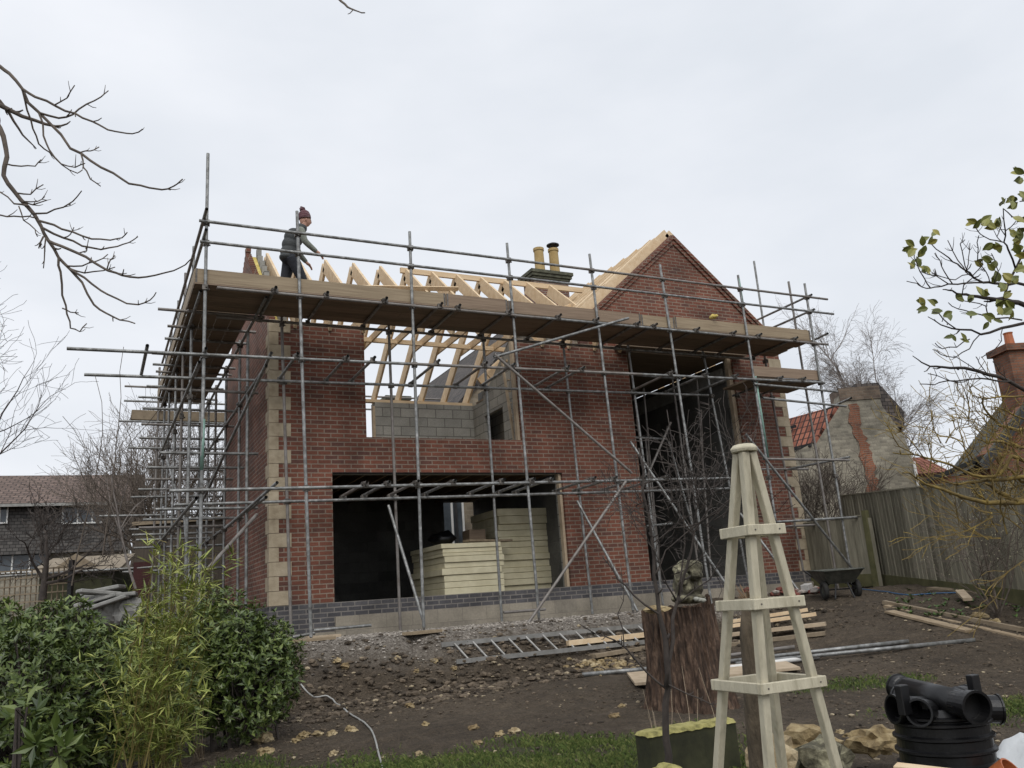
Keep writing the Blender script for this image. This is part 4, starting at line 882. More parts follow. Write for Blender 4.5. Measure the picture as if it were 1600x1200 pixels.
# magnolia-like tree on the right
cvR = lambda x, y: (1380+x/4.614, 240+y/4.614)
cv7 = lambda x, y: (1220+x/4, 500+y/4)
tb = atD(1800, 1100, 4.6); tb.z = gz(tb.x, tb.y)
mg = thing('variegated_tree', tb, 'thin branched tree with green and yellow leaves reaching in at the right', 'tree')
top = atD(1790, 520, 4.6)
b = MB(); b.tube([tb, tb.lerp(top, .5)+Vector((.05, 0, 0)), top, atD(1760, 300, 4.6)], [.09, .07, .05, .03], 9); b.build('trunk', mTwig, mg, smooth=True)
RN = [BR([(1850, 1300), (1300, 1150), (1015, 1090), (930, 1070), (870, 1045), (770, 1045), (680, 1030), (600, 1015), (530, 1010), (470, 985), (430, 980)], 4.6, 4.1, 0.0174, 0.0022),
 BR([(1300, 1020), (1015, 945), (900, 945), (800, 935), (720, 930), (650, 895), (600, 845), (560, 820), (500, 780), (430, 720), (350, 655)], 4.5, 3.9, 0.0087, 0.0022),
 BR([(720, 930), (580, 935), (470, 940), (400, 960), (340, 970), (280, 962), (245, 935), (170, 920)], 4.15, 3.9, 0.0043, 0.0020), BR([(340, 968), (300, 905), (265, 850), (235, 770), (225, 730)], 3.95, 3.9, 0.0031, 0.0020),
 BR([(630, 880), (580, 820), (500, 700), (465, 625)], 4.1, 4.2, 0.0031, 0.0020), BR([(600, 840), (615, 750), (625, 645)], 4.05, 4.1, 0.0025, 0.0020), BR([(605, 845), (580, 760), (555, 650), (590, 620)], 4.05, 4.0, 0.0025, 0.0020),
 BR([(870, 1045), (900, 940), (960, 820), (1015, 700), (1100, 560)], 4.3, 4.3, 0.0081, 0.0043), BR([(960, 850), (900, 690), (870, 640), (880, 550), (870, 480), (865, 395)], 4.3, 4.1, 0.0050, 0.0022), BR([(870, 640), (770, 620), (700, 580), (665, 530)], 4.2, 4.0, 0.0031, 0.0022),
 BR([(680, 770), (685, 680), (690, 590)], 4.1, 4.05, 0.0025, 0.0022), BR([(640, 885), (720, 800), (690, 760)], 4.1, 4.1, 0.0025, 0.0022), BR([(1000, 1200), (800, 1190), (700, 1160), (640, 1145), (540, 1120), (470, 1075)], 4.4, 4.2, 0.0043, 0.0022),
 BR([(860, 640), (820, 600), (850, 520)], 4.2, 4.2, 0.0025, 0.0022), BR([(870, 400), (930, 455), (1015, 470), (1100, 470)], 4.1, 4.3, 0.0025, 0.0043), BR([(880, 560), (920, 530), (955, 490)], 4.15, 4.1, 0.0025, 0.0022), BR([(500, 940), (440, 850), (410, 770), (375, 715)], 4.0, 4.0, 0.0031, 0.0020), BR([(470, 940), (380, 880), (270, 850)], 3.97, 3.95, 0.0031, 0.0022),
 BR([(620, 870), (520, 910), (430, 890), (350, 860)], 4.1, 4.0, 0.0025, 0.0022), BR([(570, 1010), (580, 950), (640, 900)], 4.2, 4.15, 0.0025, 0.0029), BR([(760, 1180), (740, 1100), (690, 1080), (570, 1060)], 4.3, 4.2, 0.0031, 0.0022), BR([(1015, 155), (1100, 180)], 4.2, 4.3, 0.0025, 0.0043), BR([(985, 345), (1060, 340), (1130, 360)], 4.2, 4.3, 0.0025, 0.0043), BR([(770, 935), (740, 850), (690, 790)], 4.15, 4.1, 0.0025, 0.0022), BR([(800, 940), (830, 850), (800, 760), (780, 720)], 4.2, 4.15, 0.0025, 0.0022), BR([(360, 1145), (430, 1190), (520, 1260)], 4.1, 4.2, 0.0025, 0.0036)]
limbs('branches', RN, mTwigDark, mg, cvR, 6, 3, 5)
RM = [BR([(1850, -60), (1520, 20), (1380, 50), (1250, 90), (1120, 60), (1000, 30), (920, -20)], 4.6, 4.2, 0.0099, 0.0022), BR([(1180, 120), (1100, 170), (1010, 180), (965, 145)], 4.3, 4.2, 0.0031, 0.0022), BR([(1240, 95), (1180, 180), (1090, 235), (1000, 215), (950, 185)], 4.35, 4.2, 0.0031, 0.0022), BR([(1385, 55), (1380, 130), (1320, 200), (1255, 235)], 4.4, 4.3, 0.0025, 0.0022),
 BR([(1700, 470), (1430, 385), (1290, 340), (1150, 300), (1060, 300), (970, 290), (880, 265), (825, 225)], 4.7, 4.1, 0.0124, 0.0022), BR([(1430, 385), (1300, 370), (1180, 370), (1040, 380), (960, 405), (870, 400)], 4.5, 4.2, 0.0050, 0.0022), BR([(1180, 372), (1100, 390), (1030, 370), (920, 335)], 4.35, 4.2, 0.0025, 0.0022), BR([(1330, 380), (1250, 330), (1110, 240), (1080, 225)], 4.45, 4.3, 0.0025, 0.0022), BR([(1420, 385), (1360, 320), (1325, 260)], 4.5, 4.4, 0.0025, 0.0022), BR([(1300, 350), (1240, 270), (1220, 230)], 4.4, 4.35, 0.0025, 0.0022)]
limbs('branches', RM, mTwigDark, mg, cv7, 6, 3, 6)
rg = random.Random(77)
def leaf(b, p, d, up, L, w):
    d = d.normalized(); s = d.cross(up)
    if s.length < 1e-3: s = d.cross(Vector((1, 0, 0)))
    s.normalize(); u = s.cross(d); N = 6; mid = [p+d*(L*t/N)-u*(L*.16*(t/N)**2) for t in range(N+1)]; vs = list(mid)
    for sg in (1, -1): vs += [mid[t]+s*(sg*w*.5*math.sin(math.pi*(t/N)**.85))+u*(w*.12*math.sin(math.pi*t/N)) for t in range(1, N)]
    F = []
    for q, o in ((0, N+1), (1, 2*N)):
        c = [0]+[o+t for t in range(N-1)]+[N]
        for t in range(N): F.append(tuple(dict.fromkeys((t, c[t], c[t+1], t+1))) if q else tuple(dict.fromkeys((t, t+1, c[t+1], c[t]))))
    b.add(vs, F)
b = MB()
spots = [(190, 650), (180, 690), (215, 700), (285, 625), (350, 630), (375, 575), (290, 700), (205, 800), (250, 780), (305, 825), (320, 850), (280, 1065), (355, 1070), (280, 1125), (380, 1130), (480, 1165), (635, 495), (680, 500), (755, 505), (780, 520), (745, 480), (835, 495), (765, 675), (825, 670), (745, 755), (685, 785), (790, 810), (930, 580), (990, 560), (970, 640), (980, 610), (975, 680), (925, 330), (865, 350), (945, 368), (965, 130), (975, 185), (820, 890), (900, 890), (730, 1010), (990, 740), (840, 1080), (920, 1090), (760, 1180), (550, 1050), (640, 1050), (990, 480), (900, 1010), (870, 960), (990, 830), (960, 900), (850, 1130), (900, 1130), (930, 1160), (700, 990), (630, 1160), (1005, 300)]
for x, y in spots:
    for k in range(3 if x > 700 else 2):
        X, Y = cvR(x+rg.uniform(-12, 12), y+rg.uniform(-12, 12)); p = atD(X, Y, rg.uniform(3.95, 4.25)); d = (RT*rg.uniform(-1, 1)+UP*rg.uniform(-.6, 1)+fw*rg.uniform(-.4, .4)).normalized(); L = rg.uniform(.046, .064)
        leaf(b, p-d*L/2, d, (-fw+UP*rg.uniform(-.9, .9)+RT*rg.uniform(-.8, .8)), L, L*.56)
for x, y in ((1080, 100), (1095, 135), (1160, 130), (1180, 140), (1300, 10), (1390, 15)):
    X, Y = cv7(x, y); d = (RT*rg.uniform(-1, .2)+UP*rg.uniform(-.3, .6)); leaf(b, atD(X, Y, 4.25), d, -fw+UP*.5, .05, .024)
b.build('foliage', mLeafR, mg)
# yellow lichened shrub tree below it
tb = atD(1760, 1010, 5.6); tb.z = gz(tb.x, tb.y)
yl = thing('lichened_tree', tb, 'bare tree with yellow lichened branches crossing in front of the brick house', 'tree')
b = MB(); b.tube([tb, tb+Vector((0, 0, .8)), atD(1745, 780, 5.6), atD(1700, 640, 5.5)], [.09, .08, .06, .03], 8); b.build('trunk', mLichen, yl, smooth=True)
YN = [BR([(2050, 1150), (1700, 1140), (1520, 1135), (1420, 1140), (1290, 1145), (1150, 1110), (1000, 1055), (850, 990), (760, 955)], 5.5, 5.0, .024, .0035), BR([(1290, 1143), (1230, 1090), (1180, 1020)], 5.3, 5.2, .007, .003),
 BR([(1750, 1000), (1520, 880), (1440, 850), (1400, 930), (1330, 980), (1200, 970), (1050, 900), (900, 860), (820, 840), (700, 830)], 5.5, 5.1, .015, .003), BR([(1950, 1080), (1450, 1130), (1370, 1080), (1310, 1030), (1280, 1020)], 5.5, 5.3, .02, .008),
 BR([(1700, 1000), (1500, 980), (1340, 1000), (1240, 1010), (1100, 1030), (1000, 1000)], 5.5, 5.2, .016, .004), BR([(1700, 760), (1500, 800), (1380, 760), (1290, 770), (1220, 740)], 5.5, 5.3, .014, .003), BR([(1700, 650), (1480, 690), (1370, 660), (1300, 590), (1260, 520), (1245, 480)], 5.5, 5.3, .014, .003),
 BR([(1340, 985), (1390, 870), (1420, 760)], 5.3, 5.4, .007, .003), BR([(1480, 870), (1490, 950), (1430, 1010)], 5.4, 5.4, .008, .004), BR([(1700, 1060), (1500, 1010), (1440, 940), (1370, 910), (1330, 840)], 5.5, 5.4, .012, .003), BR([(1000, 770), (960, 690), (940, 560)], 5.2, 5.2, .004, .0028), BR([(1030, 770), (1090, 680), (1070, 590)], 5.2, 5.2, .004, .0028), BR([(1120, 900), (1160, 850), (1210, 760)], 5.2, 5.2, .004, .0028), BR([(840, 845), (740, 790), (690, 700), (660, 640)], 5.1, 5.1, .004, .0028), BR([(900, 870), (800, 740), (700, 660)], 5.1, 5.1, .004, .0028), BR([(960, 890), (930, 820), (905, 740)], 5.1, 5.1, .004, .0028), BR([(1520, 620), (1400, 560), (1290, 540)], 5.4, 5.3, .006, .003), BR([(1600, 480), (1450, 480), (1300, 490), (1200, 470)], 5.4, 5.3, .007, .003)]
limbs('branches', YN, mLichen, yl, cv7, 6, 7, 8)
b = MB()
for i in range(30):
    X = rg.uniform(1490, 1690); Y = rg.uniform(650, 860); grow(b, rg, atD(X, Y, rg.uniform(5.2, 5.7)), RT*rg.uniform(-1, -.1)+UP*rg.uniform(-.2, .9)+fw*rg.uniform(-.4, .4), rg.uniform(.2, .45), .006, 2, dict(kids=3, wob=.2, up=.08, rmin=.0022, ang=(.4, .9)))
b.build('twigs', mLichen, yl)
# blossom shrub by the fence
sb = ground(1560, 965)
bs = tree('winter_shrub', sb, 1.9, .014, 2, 61, 'arching bare shrub dotted with pale buds in front of the fence', mTwig, dict(wild, kids=3, limbs=3, up=-.02, rmin=.0022, trunk=.55, wob=.22, llen=(.2, .36)), cat='shrub', stems=7, spread=.55)
b = MB()
for v in rg.sample([c for c in bs.children if c.name.startswith('branches')][0].data.vertices[:], 170):
    b.blob(v.co+sb+Vector((rg.gauss(0, .01), rg.gauss(0, .01), rg.gauss(0, .01))), .0065, rg, 1, .1)
b.build('buds', M('pale buds', (.42, .38, .22), (.58, .55, .40), 9), bs)['kind'] = 'stuff'
# bare young tree in front of the stump
fr = atD(1045, 1240, 6.0); fr.z = gz(fr.x, fr.y)
yt = thing('young_tree', fr, 'bare spiky young tree standing in front of the stump', 'tree')
def D6(x, y): return (x, y)
N6 = [BR([(1050, 1270), (1045, 1180), (1040, 1130), (1045, 1070), (1040, 1000), (1030, 960), (1022, 900), (1018, 840), (1005, 770), (998, 700)], 6.0, 6.1, .03, .005), BR([(1040, 1075), (1052, 1000), (1058, 940), (1075, 880), (1085, 830), (1110, 790), (1118, 740)], 6.0, 6.3, .016, .004),
 BR([(1040, 1075), (1010, 1050), (980, 1015), (960, 1000), (930, 990), (905, 975)], 6.0, 5.9, .008, .003), BR([(1030, 960), (990, 930), (965, 905), (950, 880), (940, 868)], 6.0, 6.1, .008, .003), BR([(1045, 1070), (1075, 1085), (1110, 1100), (1125, 1115)], 6.0, 6.0, .006, .003),
 BR([(1080, 850), (1090, 790), (1092, 720), (1096, 640)], 6.3, 6.4, .007, .003), BR([(1060, 930), (1070, 850), (1062, 760), (1050, 690), (1042, 640)], 6.1, 6.3, .007, .003), BR([(1085, 835), (1060, 800), (1040, 740), (1030, 700)], 6.2, 6.3, .006, .003), BR([(1022, 900), (1040, 860), (1075, 830), (1120, 800), (1140, 780)], 6.1, 6.2, .006, .003), BR([(1018, 850), (1050, 825), (1090, 818), (1130, 790)], 6.1, 6.2, .005, .003), BR([(1110, 795), (1090, 770), (1075, 720), (1068, 680)], 6.3, 6.3, .005, .003), BR([(1015, 820), (1000, 780), (985, 755)], 6.1, 6.1, .005, .003), BR([(1058, 940), (1030, 880), (1025, 820)], 6.1, 6.1, .006, .003), BR([(975, 1010), (965, 960), (975, 920), (970, 880)], 5.9, 5.9, .004, .002), BR([(1110, 790), (1130, 810), (1150, 770)], 6.3, 6.3, .004, .003), BR([(1058, 945), (1110, 905), (1128, 870)], 6.1, 6.1, .005, .003)]
limbs('trunk', N6, mTwigDark, yt, D6, 6, 10, 12)
b = MB()
for i in range(26):
    X, Y = rg.uniform(1015, 1120), rg.uniform(760, 900); grow(b, rg, atD(X, Y, rg.uniform(6, 6.4)), RT*rg.uniform(-1, 1)+UP*rg.uniform(-.1, 1.2)+fw*rg.uniform(-.6, .6), rg.uniform(.2, .5), .005, 2, dict(kids=3, wob=.22, up=.05, rmin=.0022, ang=(.5, 1.2)))
for i in range(10):
    X, Y = rg.uniform(990, 1120), rg.uniform(700, 800); p = atD(X, Y, 6.2); q = p+Vector((rg.uniform(-.06, .06), 0, rg.uniform(.25, .5))); b.tube([p, q], [.004, .002], 4)
    for k in range(9): r_ = p.lerp(q, rg.random()); b.tube([r_, r_+RT*rg.choice((-1, 1))*rg.uniform(.03, .07)+Vector((0, 0, .02))], [.003, .0015], 3)
b.build('twigs', mTwigDark, yt)
b = MB()
for i in range(12):
    p = ground(1085+rg.uniform(-60, 70), 1185); q = p+Vector((rg.uniform(-.12, .12), rg.uniform(-.1, .1), rg.uniform(.3, .75))); b.tube([p, (p+q)/2+Vector((.02, 0, 0)), q], [.003, .0025, .0015], 4)
tag(b.build('dry_stems', mPlank, origin=ground(1085, 1190)), 'thin dry plant stems growing around the mossy sleeper', 'stems', kind='stuff')

# ------------------------------------------------------------------ shrubs
def leaf2(b, p, d, up, L, w):
    d = d.normalized(); s = d.cross(up)
    if s.length < 1e-3: s = d.cross(Vector((1, .3, 0)))
    s.normalize(); u = s.cross(d)
    b.add([p, p+d*L*.45+s*w*.5+u*w*.1, p+d*L-u*L*.06, p+d*L*.45-s*w*.5+u*w*.1, p+d*L*.5-u*w*.1], [(0, 4, 1), (1, 4, 2), (2, 4, 3), (3, 4, 0)])
def shrub(name, label, vols, n, L, w, mat, seed, core=mTwigDark, cat='shrub'):
    rg = random.Random(seed); c0 = vols[0][0]; base = on_ground(c0); t = thing(name, base, label, cat); b = MB(); st = MB()
    tw = [v[1][0]*v[1][2] for v in vols]
    for k in range(n):                       # sprays: a twig end with a whorl of leaves
        c, r = rg.choices(vols, tw)[0]
        v = Vector((rg.gauss(0, 1), rg.gauss(0, 1), rg.gauss(0, 1))).normalized(); q = rg.random()**.28
        lump = 1+.25*noise.noise(v*2.3+c)
        p = c+Vector((v.x*r[0], v.y*r[1], v.z*r[2]))*q*lump
        if p.z < gz(p.x, p.y)+.03: continue
        out_ = (v*.8+Vector((0, 0, .55))+Vector((rg.gauss(0, .35), rg.gauss(0, .35), rg.gauss(0, .3)))).normalized()
        m = rg.randint(4, 7); a0 = rg.random()*6
        for i in range(m):
            d = rot_to(out_, rg.uniform(.7, 1.35), a0+i*6.28/m+rg.uniform(-.3, .3)); s = rg.uniform(.45, 1.3)
            leaf2(b, p-out_*rg.uniform(0, .04), d, out_, L*s, w*s)
        if k % 6 == 0: st.tube([p, p-out_*.15, c.lerp(p, .3)-Vector((0, 0, r[2]*.5))], [.003, .005, .01], 3, cap=False)
    for i in range(9):
        c, r = vols[i % len(vols)]; g0 = on_ground(c+Vector((rg.uniform(-.3, .3)*r[0], rg.uniform(-.3, .3)*r[1], 0)), -.05); st.tube([g0, c+Vector((rg.uniform(-.4, .4)*r[0], rg.uniform(-.4, .4)*r[1], 0))], [.018, .008], 5, cap=False)
    b.build('foliage', mat, t); st.build('stems', core, t); return t
def vol(x, y, d, rx, ry, rz): return (atD(x, y, d), (rx, ry, rz))
shrub('evergreen_shrub', 'large dark evergreen shrub filling the bottom left corner', [vol(50, 1110, 7.4, .75, .7, .75), vol(150, 1090, 7.9, .55, .6, .68), vol(-20, 1010, 8.0, .5, .5, .45), vol(95, 985, 8.1, .42, .4, .32), vol(230, 1070, 8.1, .5, .5, .66)], 4300, .075, .03, mLaurel, 3)
shrub('evergreen_shrub', 'rounded dense evergreen bush right of the bamboo, by the corner of the house', [vol(385, 1060, 8.9, .58, .55, .66), vol(345, 1000, 9.0, .5, .5, .55), vol(300, 1050, 8.8, .5, .5, .7), vol(420, 1040, 9.1, .36, .4, .5)], 3600, .066, .028, mLaurel, 4)
shrub('broadleaf_plant', 'low evergreen with large upright leaves at the left edge', [vol(38, 1105, 6.4, .16, .16, .12), vol(85, 1165, 6.3, .2, .2, .2)], 26, .15, .052, mLaurel, 6, cat='plant')
# bamboo
rg = random.Random(19); bb_ = atD(225, 1270, 7.0); bb_.z = gz(bb_.x, bb_.y)
bm_ = thing('bamboo', bb_, 'feathery yellow green bamboo clump standing between the dark bushes', 'bamboo'); b = MB(); st = MB()
tips = [(310, 850), (345, 870), (262, 880), (240, 905), (290, 890), (215, 955), (190, 985), (330, 920), (150, 1045), (250, 950), (300, 950), (275, 990), (230, 1010), (320, 1010), (200, 1050), (260, 1050), (300, 1080), (180, 1110), (230, 1110), (270, 1140), (205, 1165), (285, 925), (205, 1000), (240, 860), (325, 885), (255, 915), (180, 1060), (300, 860), (275, 850), (318, 905), (335, 865)]
for (x, y) in tips:
    d = rg.uniform(6.3, 7.4); tip = atD(x+rg.uniform(-8, 8), y, d); root = bb_+Vector((rg.gauss(0, .16), rg.gauss(0, .16), 0)); mid = root.lerp(tip, .55)+Vector((0, 0, .18)); pts = [root, root.lerp(mid, .5)+Vector((0, 0, .05)), mid, mid.lerp(tip, .6)+Vector((0, 0, .03)), tip]
    st.tube(pts, [.006, .0055, .005, .0035, .002], 5, cap=False)
    for k in range(30):
        t = 1-.8*rg.random()**1.25; q = (pts[0].lerp(pts[2], t/.55) if t < .55 else pts[2].lerp(tip, (t-.55)/.45)); q = q+Vector((rg.gauss(0, .085), rg.gauss(0, .085), rg.gauss(0, .07)))
        a0 = rg.random()*6.28; e = Vector((math.cos(a0), math.sin(a0), rg.uniform(-.1, .9))).normalized()
        if k % 4 == 0: st.tube([q-e*.1, q], [.0022, .0012], 3, cap=False)
        for i in range(rg.randint(3, 6)):
            dd = (e+Vector((rg.gauss(0, .55), rg.gauss(0, .55), rg.gauss(-.1, .4)))).normalized(); L = rg.uniform(.08, .165); leaf2(b, q, dd, Vector((rg.gauss(0, .4), rg.gauss(0, .4), 1)), L, L*.115)
b.build('foliage', mBamboo, bm_); st.build('canes', mCane, bm_)
b = MB()
for i in range(14):
    p = ground(310, 1190); q = atD(rg.uniform(290, 330), rg.uniform(1085, 1160), 7.2); b.tube([p+Vector((rg.gauss(0, .04), 0, 0)), q], [.003, .0015], 3)
    leaf2(b, q, Vector((rg.gauss(0, 1), rg.gauss(0, 1), .2)), Vector((0, 0, 1)), .06, .009)
tag(b.build('dry_stems', mPlank, origin=ground(310, 1190)), 'dry straw coloured stems at the foot of the bamboo', 'stems', kind='stuff')

# ------------------------------------------------------------------ stump and statue
sp = atD(1077, 1113, 9.0); sp.z = gz(sp.x, sp.y)
stp = thing('tree_stump', sp, 'thick reddish brown tree stump carrying a mossy statue', 'stump')
zt = atD(1070, 950, 9.0).z; H = zt-sp.z
K, NR = 180, 40; b = MB(); vs = []; fs = []
for i in range(NR+1):
    t = i/NR; z = -.1+(H+.1)*t; cx = -.05*t
    for j in range(K):
        a = 2*math.pi*j/K; nn = noise.noise((math.cos(a)*2.2, math.sin(a)*2.2, z*.5)); rid = noise.noise((math.cos(a)*9, math.sin(a)*9, z*1.1+5)); fine = noise.noise((math.cos(a)*24, math.sin(a)*24, z*3))
        r = (.395+.06*(1-t)**3*2-.01*t)*(1+.10*nn+.065*(abs(rid)*2-.35)+.05*fine+.02*noise.noise((a*20, z*9, 2))); zz = z
        if i == NR: zz += .05*noise.noise((math.cos(a)*3, math.sin(a)*3, 3))+(.13*max(0, math.cos(a+.2))**14)
        vs.append((sp.x+.04+cx+r*math.cos(a), sp.y+r*math.sin(a), sp.z+zz))
for i in range(NR):
    for j in range(K): fs.append((i*K+j, i*K+(j+1) % K, (i+1)*K+(j+1) % K, (i+1)*K+j))
b.add(vs, fs); b.build('bark', mBark, stp)
b = MB(); b.lathe([(0, -.015), (.2, -.02), (.37, -.03)], (sp.x-.01, sp.y, sp.z+H), 40); b.build('cut_top', M('cut wood', (.14, .095, .05), (.26, .19, .11), 5, .95, bmp=.5), stp)
b = MB(); rg = random.Random(2); p = atD(1027, 947, 8.75)
b.blob((p.x, p.y, zt+.015), (.13, .1, .045), rg, 2, .3); tag(b.build('moss_stone', mYStone, origin=(p.x, p.y, zt)), 'small flat yellow mossed stone lying on the stump left of the statue', 'stone')
p0 = atD(1077, 938, 8.95)
stt = thing('garden_statue', (p0.x, p0.y, zt), 'weathered mossy stone figure crouching on the tree stump', 'statue')
b = MB(); rg = random.Random(6)
def sb_(x, y, d, rx, ry, rz, amp=.12): b.blob(atD(1077+(x-1077)*.88, 941+(y-941)*.9, d), (rx*.87, ry*.87, rz*.88), rg, 3, amp, 2.2)
sb_(1076, 936, 8.95, .20, .16, .055); sb_(1060, 934, 8.85, .13, .09, .045); sb_(1095, 934, 8.84, .10, .07, .045)     # base and feet
sb_(1066, 912, 8.95, .12, .12, .17); sb_(1086, 912, 9.0, .10, .12, .17); sb_(1063, 898, 8.85, .085, .09, .10, .2)      # body, knees
sb_(1088, 893, 8.92, .085, .09, .07, .2); sb_(1068, 879, 8.95, .088, .10, .085); sb_(1086, 879, 8.97, .10, .10, .085); sb_(1056, 886, 8.95, .05, .06, .07)
o = b.build('figure', mMossStone, stt); rm = o.modifiers.new('remesh', 'REMESH'); rm.mode = 'VOXEL'; rm.voxel_size = .011; rm.use_smooth_shade = True
b = MB(); 
for i in range(3): b.blob(atD(1088+i*5, 936+i*1.0, 8.76), (.035, .03, .024), rg, 2, .15)
b.build('toes', M('pale stone', (.25, .25, .21), (.42, .42, .38), 9, .95), stt, smooth=True)

# ------------------------------------------------------------------ obelisk
oc = atD(1187, 1000, 3.25); ocg = Vector((oc.x, oc.y, gz(oc.x, oc.y)))
ob = thing('garden_obelisk', ocg, 'sage painted timber garden obelisk with four legs and a flat cap', 'obelisk')
def corners(y, dx): return None
a_ = math.radians(24)
e1 = (rt0*math.cos(a_)+HF*math.sin(a_)); e2 = (-rt0*math.sin(a_)+HF*math.cos(a_))
ztop = atD(1163, 706, 3.2).z; zlow = atD(1200, 1200, 3.2).z
ctop = atD(1163, 706, 3.22); cl_ = (atD(1122, 1200, 3.25)+atD(1304, 1200, 3.25))*.5; cl_.z = zlow
def sq(z):
    t = (ztop-z)/(ztop-zlow); c = ctop.lerp(cl_, t); c.z = z; s = .045+(.315-.045)*t; return c, s
def cor(z, i, j, add=0): c, s = sq(z); return c+e1*(i*(s/2+add))+e2*(j*(s/2+add))
for i, j in ((-1, -1), (1, -1), (1, 1), (-1, 1)):
    b = MB(); g_ = cor(ocg.z-.05, i, j); b.bar(g_, cor(ztop, i, j, -.006), .032, .032, e2); b.build('leg', mObel, ob, bev=.003)
for y in (826, 944, 1075, 1252, 1345):
    z = atD(1190, y, 3.1).z
    for (p, q, nrm) in (((-1, -1), (1, -1), -e2), ((1, 1), (-1, 1), e2), ((-1, 1), (-1, -1), -e1), ((1, -1), (1, 1), e1)):
        P, Q = cor(z, *p), cor(z, *q); d = (Q-P).normalized(); ext = .032 if abs(nrm.dot(e2)) > .5 else .0155
        b = MB(); b.bar(P+nrm*.024-d*ext, Q+nrm*.024+d*ext, .016, .04); b.build('rail', mObel, ob, bev=.003)
        if abs(nrm.dot(e2)) > .5:
            sc_ = MB()
            for w in (P, Q): q_ = w+nrm*.0325; sc_.tube([q_-nrm*.002, q_+nrm*.0012], .0035, 8)
            sc_.build('screw', mCoup, ob)
b = MB(); c, s = sq(ztop); n = 8
prof = [(c.x+math.cos(k*math.pi/4+.4)*r, c.y+math.sin(k*math.pi/4+.4)*r, ztop+dz) for r, dz in ((.050, 0), (.055, .014), (.040, .03)) for k in range(8)]
b.add(prof, [tuple(reversed(range(8)))]+[(q*8+k, q*8+(k+1) % 8, q*8+8+(k+1) % 8, q*8+8+k) for q in range(2) for k in range(8)]+[tuple(range(16, 24))]); b.build('cap', mObel, ob, bev=.003)
# cut trunk behind it
tp = atD(1176, 1200, 4.3); tp.z = gz(tp.x, tp.y); q = atD(1172, 940, 4.3)
b = MB(); rg = random.Random(4); pts = [tp.lerp(q, t/8)+Vector((rg.gauss(0, .006), rg.gauss(0, .006), 0)) for t in range(9)]; b.tube(pts, [.085, .075, .068, .064, .062, .06, .058, .056, .05], 14)
dt = tag(b.build('dead_tree', mTrunk, smooth=True, origin=tp), 'mossy brown trunk of a cut dead tree standing behind the obelisk', 'tree')
b = MB()
for i in range(60): a = rg.random()*6.28; b.tube([q-Vector((0, 0, .03)), q+Vector((math.cos(a)*.06, math.sin(a)*.06, rg.uniform(.02, .09)))], [.004, .0015], 3)
b.build('dead_growth', M('dead foliage', (.16, .10, .06), (.28, .2, .11), 9), dt)

# ------------------------------------------------------------------ black chamber
cc = atD(1474, 1150, 4.1); gzc = gz(cc.x, cc.y); zr = atD(1474, 1110, 4.1).z
chb = thing('inspection_chamber', (cc.x, cc.y, gzc), 'black plastic drainage inspection chamber with pipe sockets on top', 'chamber')
b = MB(); prof = [(.20, gzc)]; z = gzc+.02
while z < zr-.075:
    prof += [(.213, z), (.213, z+.034), (.228, z+.042), (.228, z+.052), (.213, z+.060)]; z += .062
prof += [(.213, z), (.225, z+.008), (.225, z+.018), (.20, z+.022), (.17, zr+.02), (.0, zr+.03)]
b.lathe(prof, (cc.x, cc.y, 0), 48); b.build('ribbed_riser', mPlastic, chb, smooth=False)
def sock(p, d, r, L, name='pipe_socket'):
    d = Vector(d).normalized(); b = MB(); k = 24
    b.lathe([(r, 0), (r, L*.55), (r*1.12, L*.6), (r*1.12, L*.94), (r*1.22, L*.95), (r*1.22, L), (r*1.03, L), (r*1.0, L*.5), (0.0, L*.48)], p, k, d); return b.build(name, mPlastic, chb, smooth=False)
C0 = Vector((cc.x, cc.y, zr+.03))
A_ = atD(1415, 1062, 4.35); B_ = atD(1505, 1092, 3.92); A_.z = C0.z+.045; B_.z = C0.z+.02
b = MB(); b.tube([A_, B_], .062, 20); b.build('main_channel', mPlastic, chb, smooth=True)
dm = (B_-A_).normalized(); sock(B_-dm*.04, dm, .062, .13); sock(A_+dm*.04, -dm, .058, .12)
Cm = C0+Vector((0, 0, .0))
sock(C0+RT*-.03-HF*.02+Vector((0, 0, -.02)), -RT*1-HF*.18, .056, .22); sock(C0-HF*.03-RT*.03+Vector((0, 0, -.03)), -RT*.75-HF*.8+Vector((0, 0, .05)), .052, .22)
sock(C0+RT*.12-HF*.0+Vector((0, 0, -.025)), RT*1-HF*.12, .058, .17); sock(C0+RT*.07+HF*.06+Vector((0, 0, .005)), RT*.9+HF*.55, .056, .19); sock(C0+HF*.05-RT*.02, HF-RT*.6, .054, .17)
for x, y, d in ((1407, 1068, 4.02), (1521, 1066, 4.2)):
    p = atD(x, y, d); b = MB(); b.box((p.x-.028, p.y-.02, C0.z-.02), (p.x+.028, p.y+.02, C0.z+.115)); b.build('lug', mPlastic, chb, bev=.004)
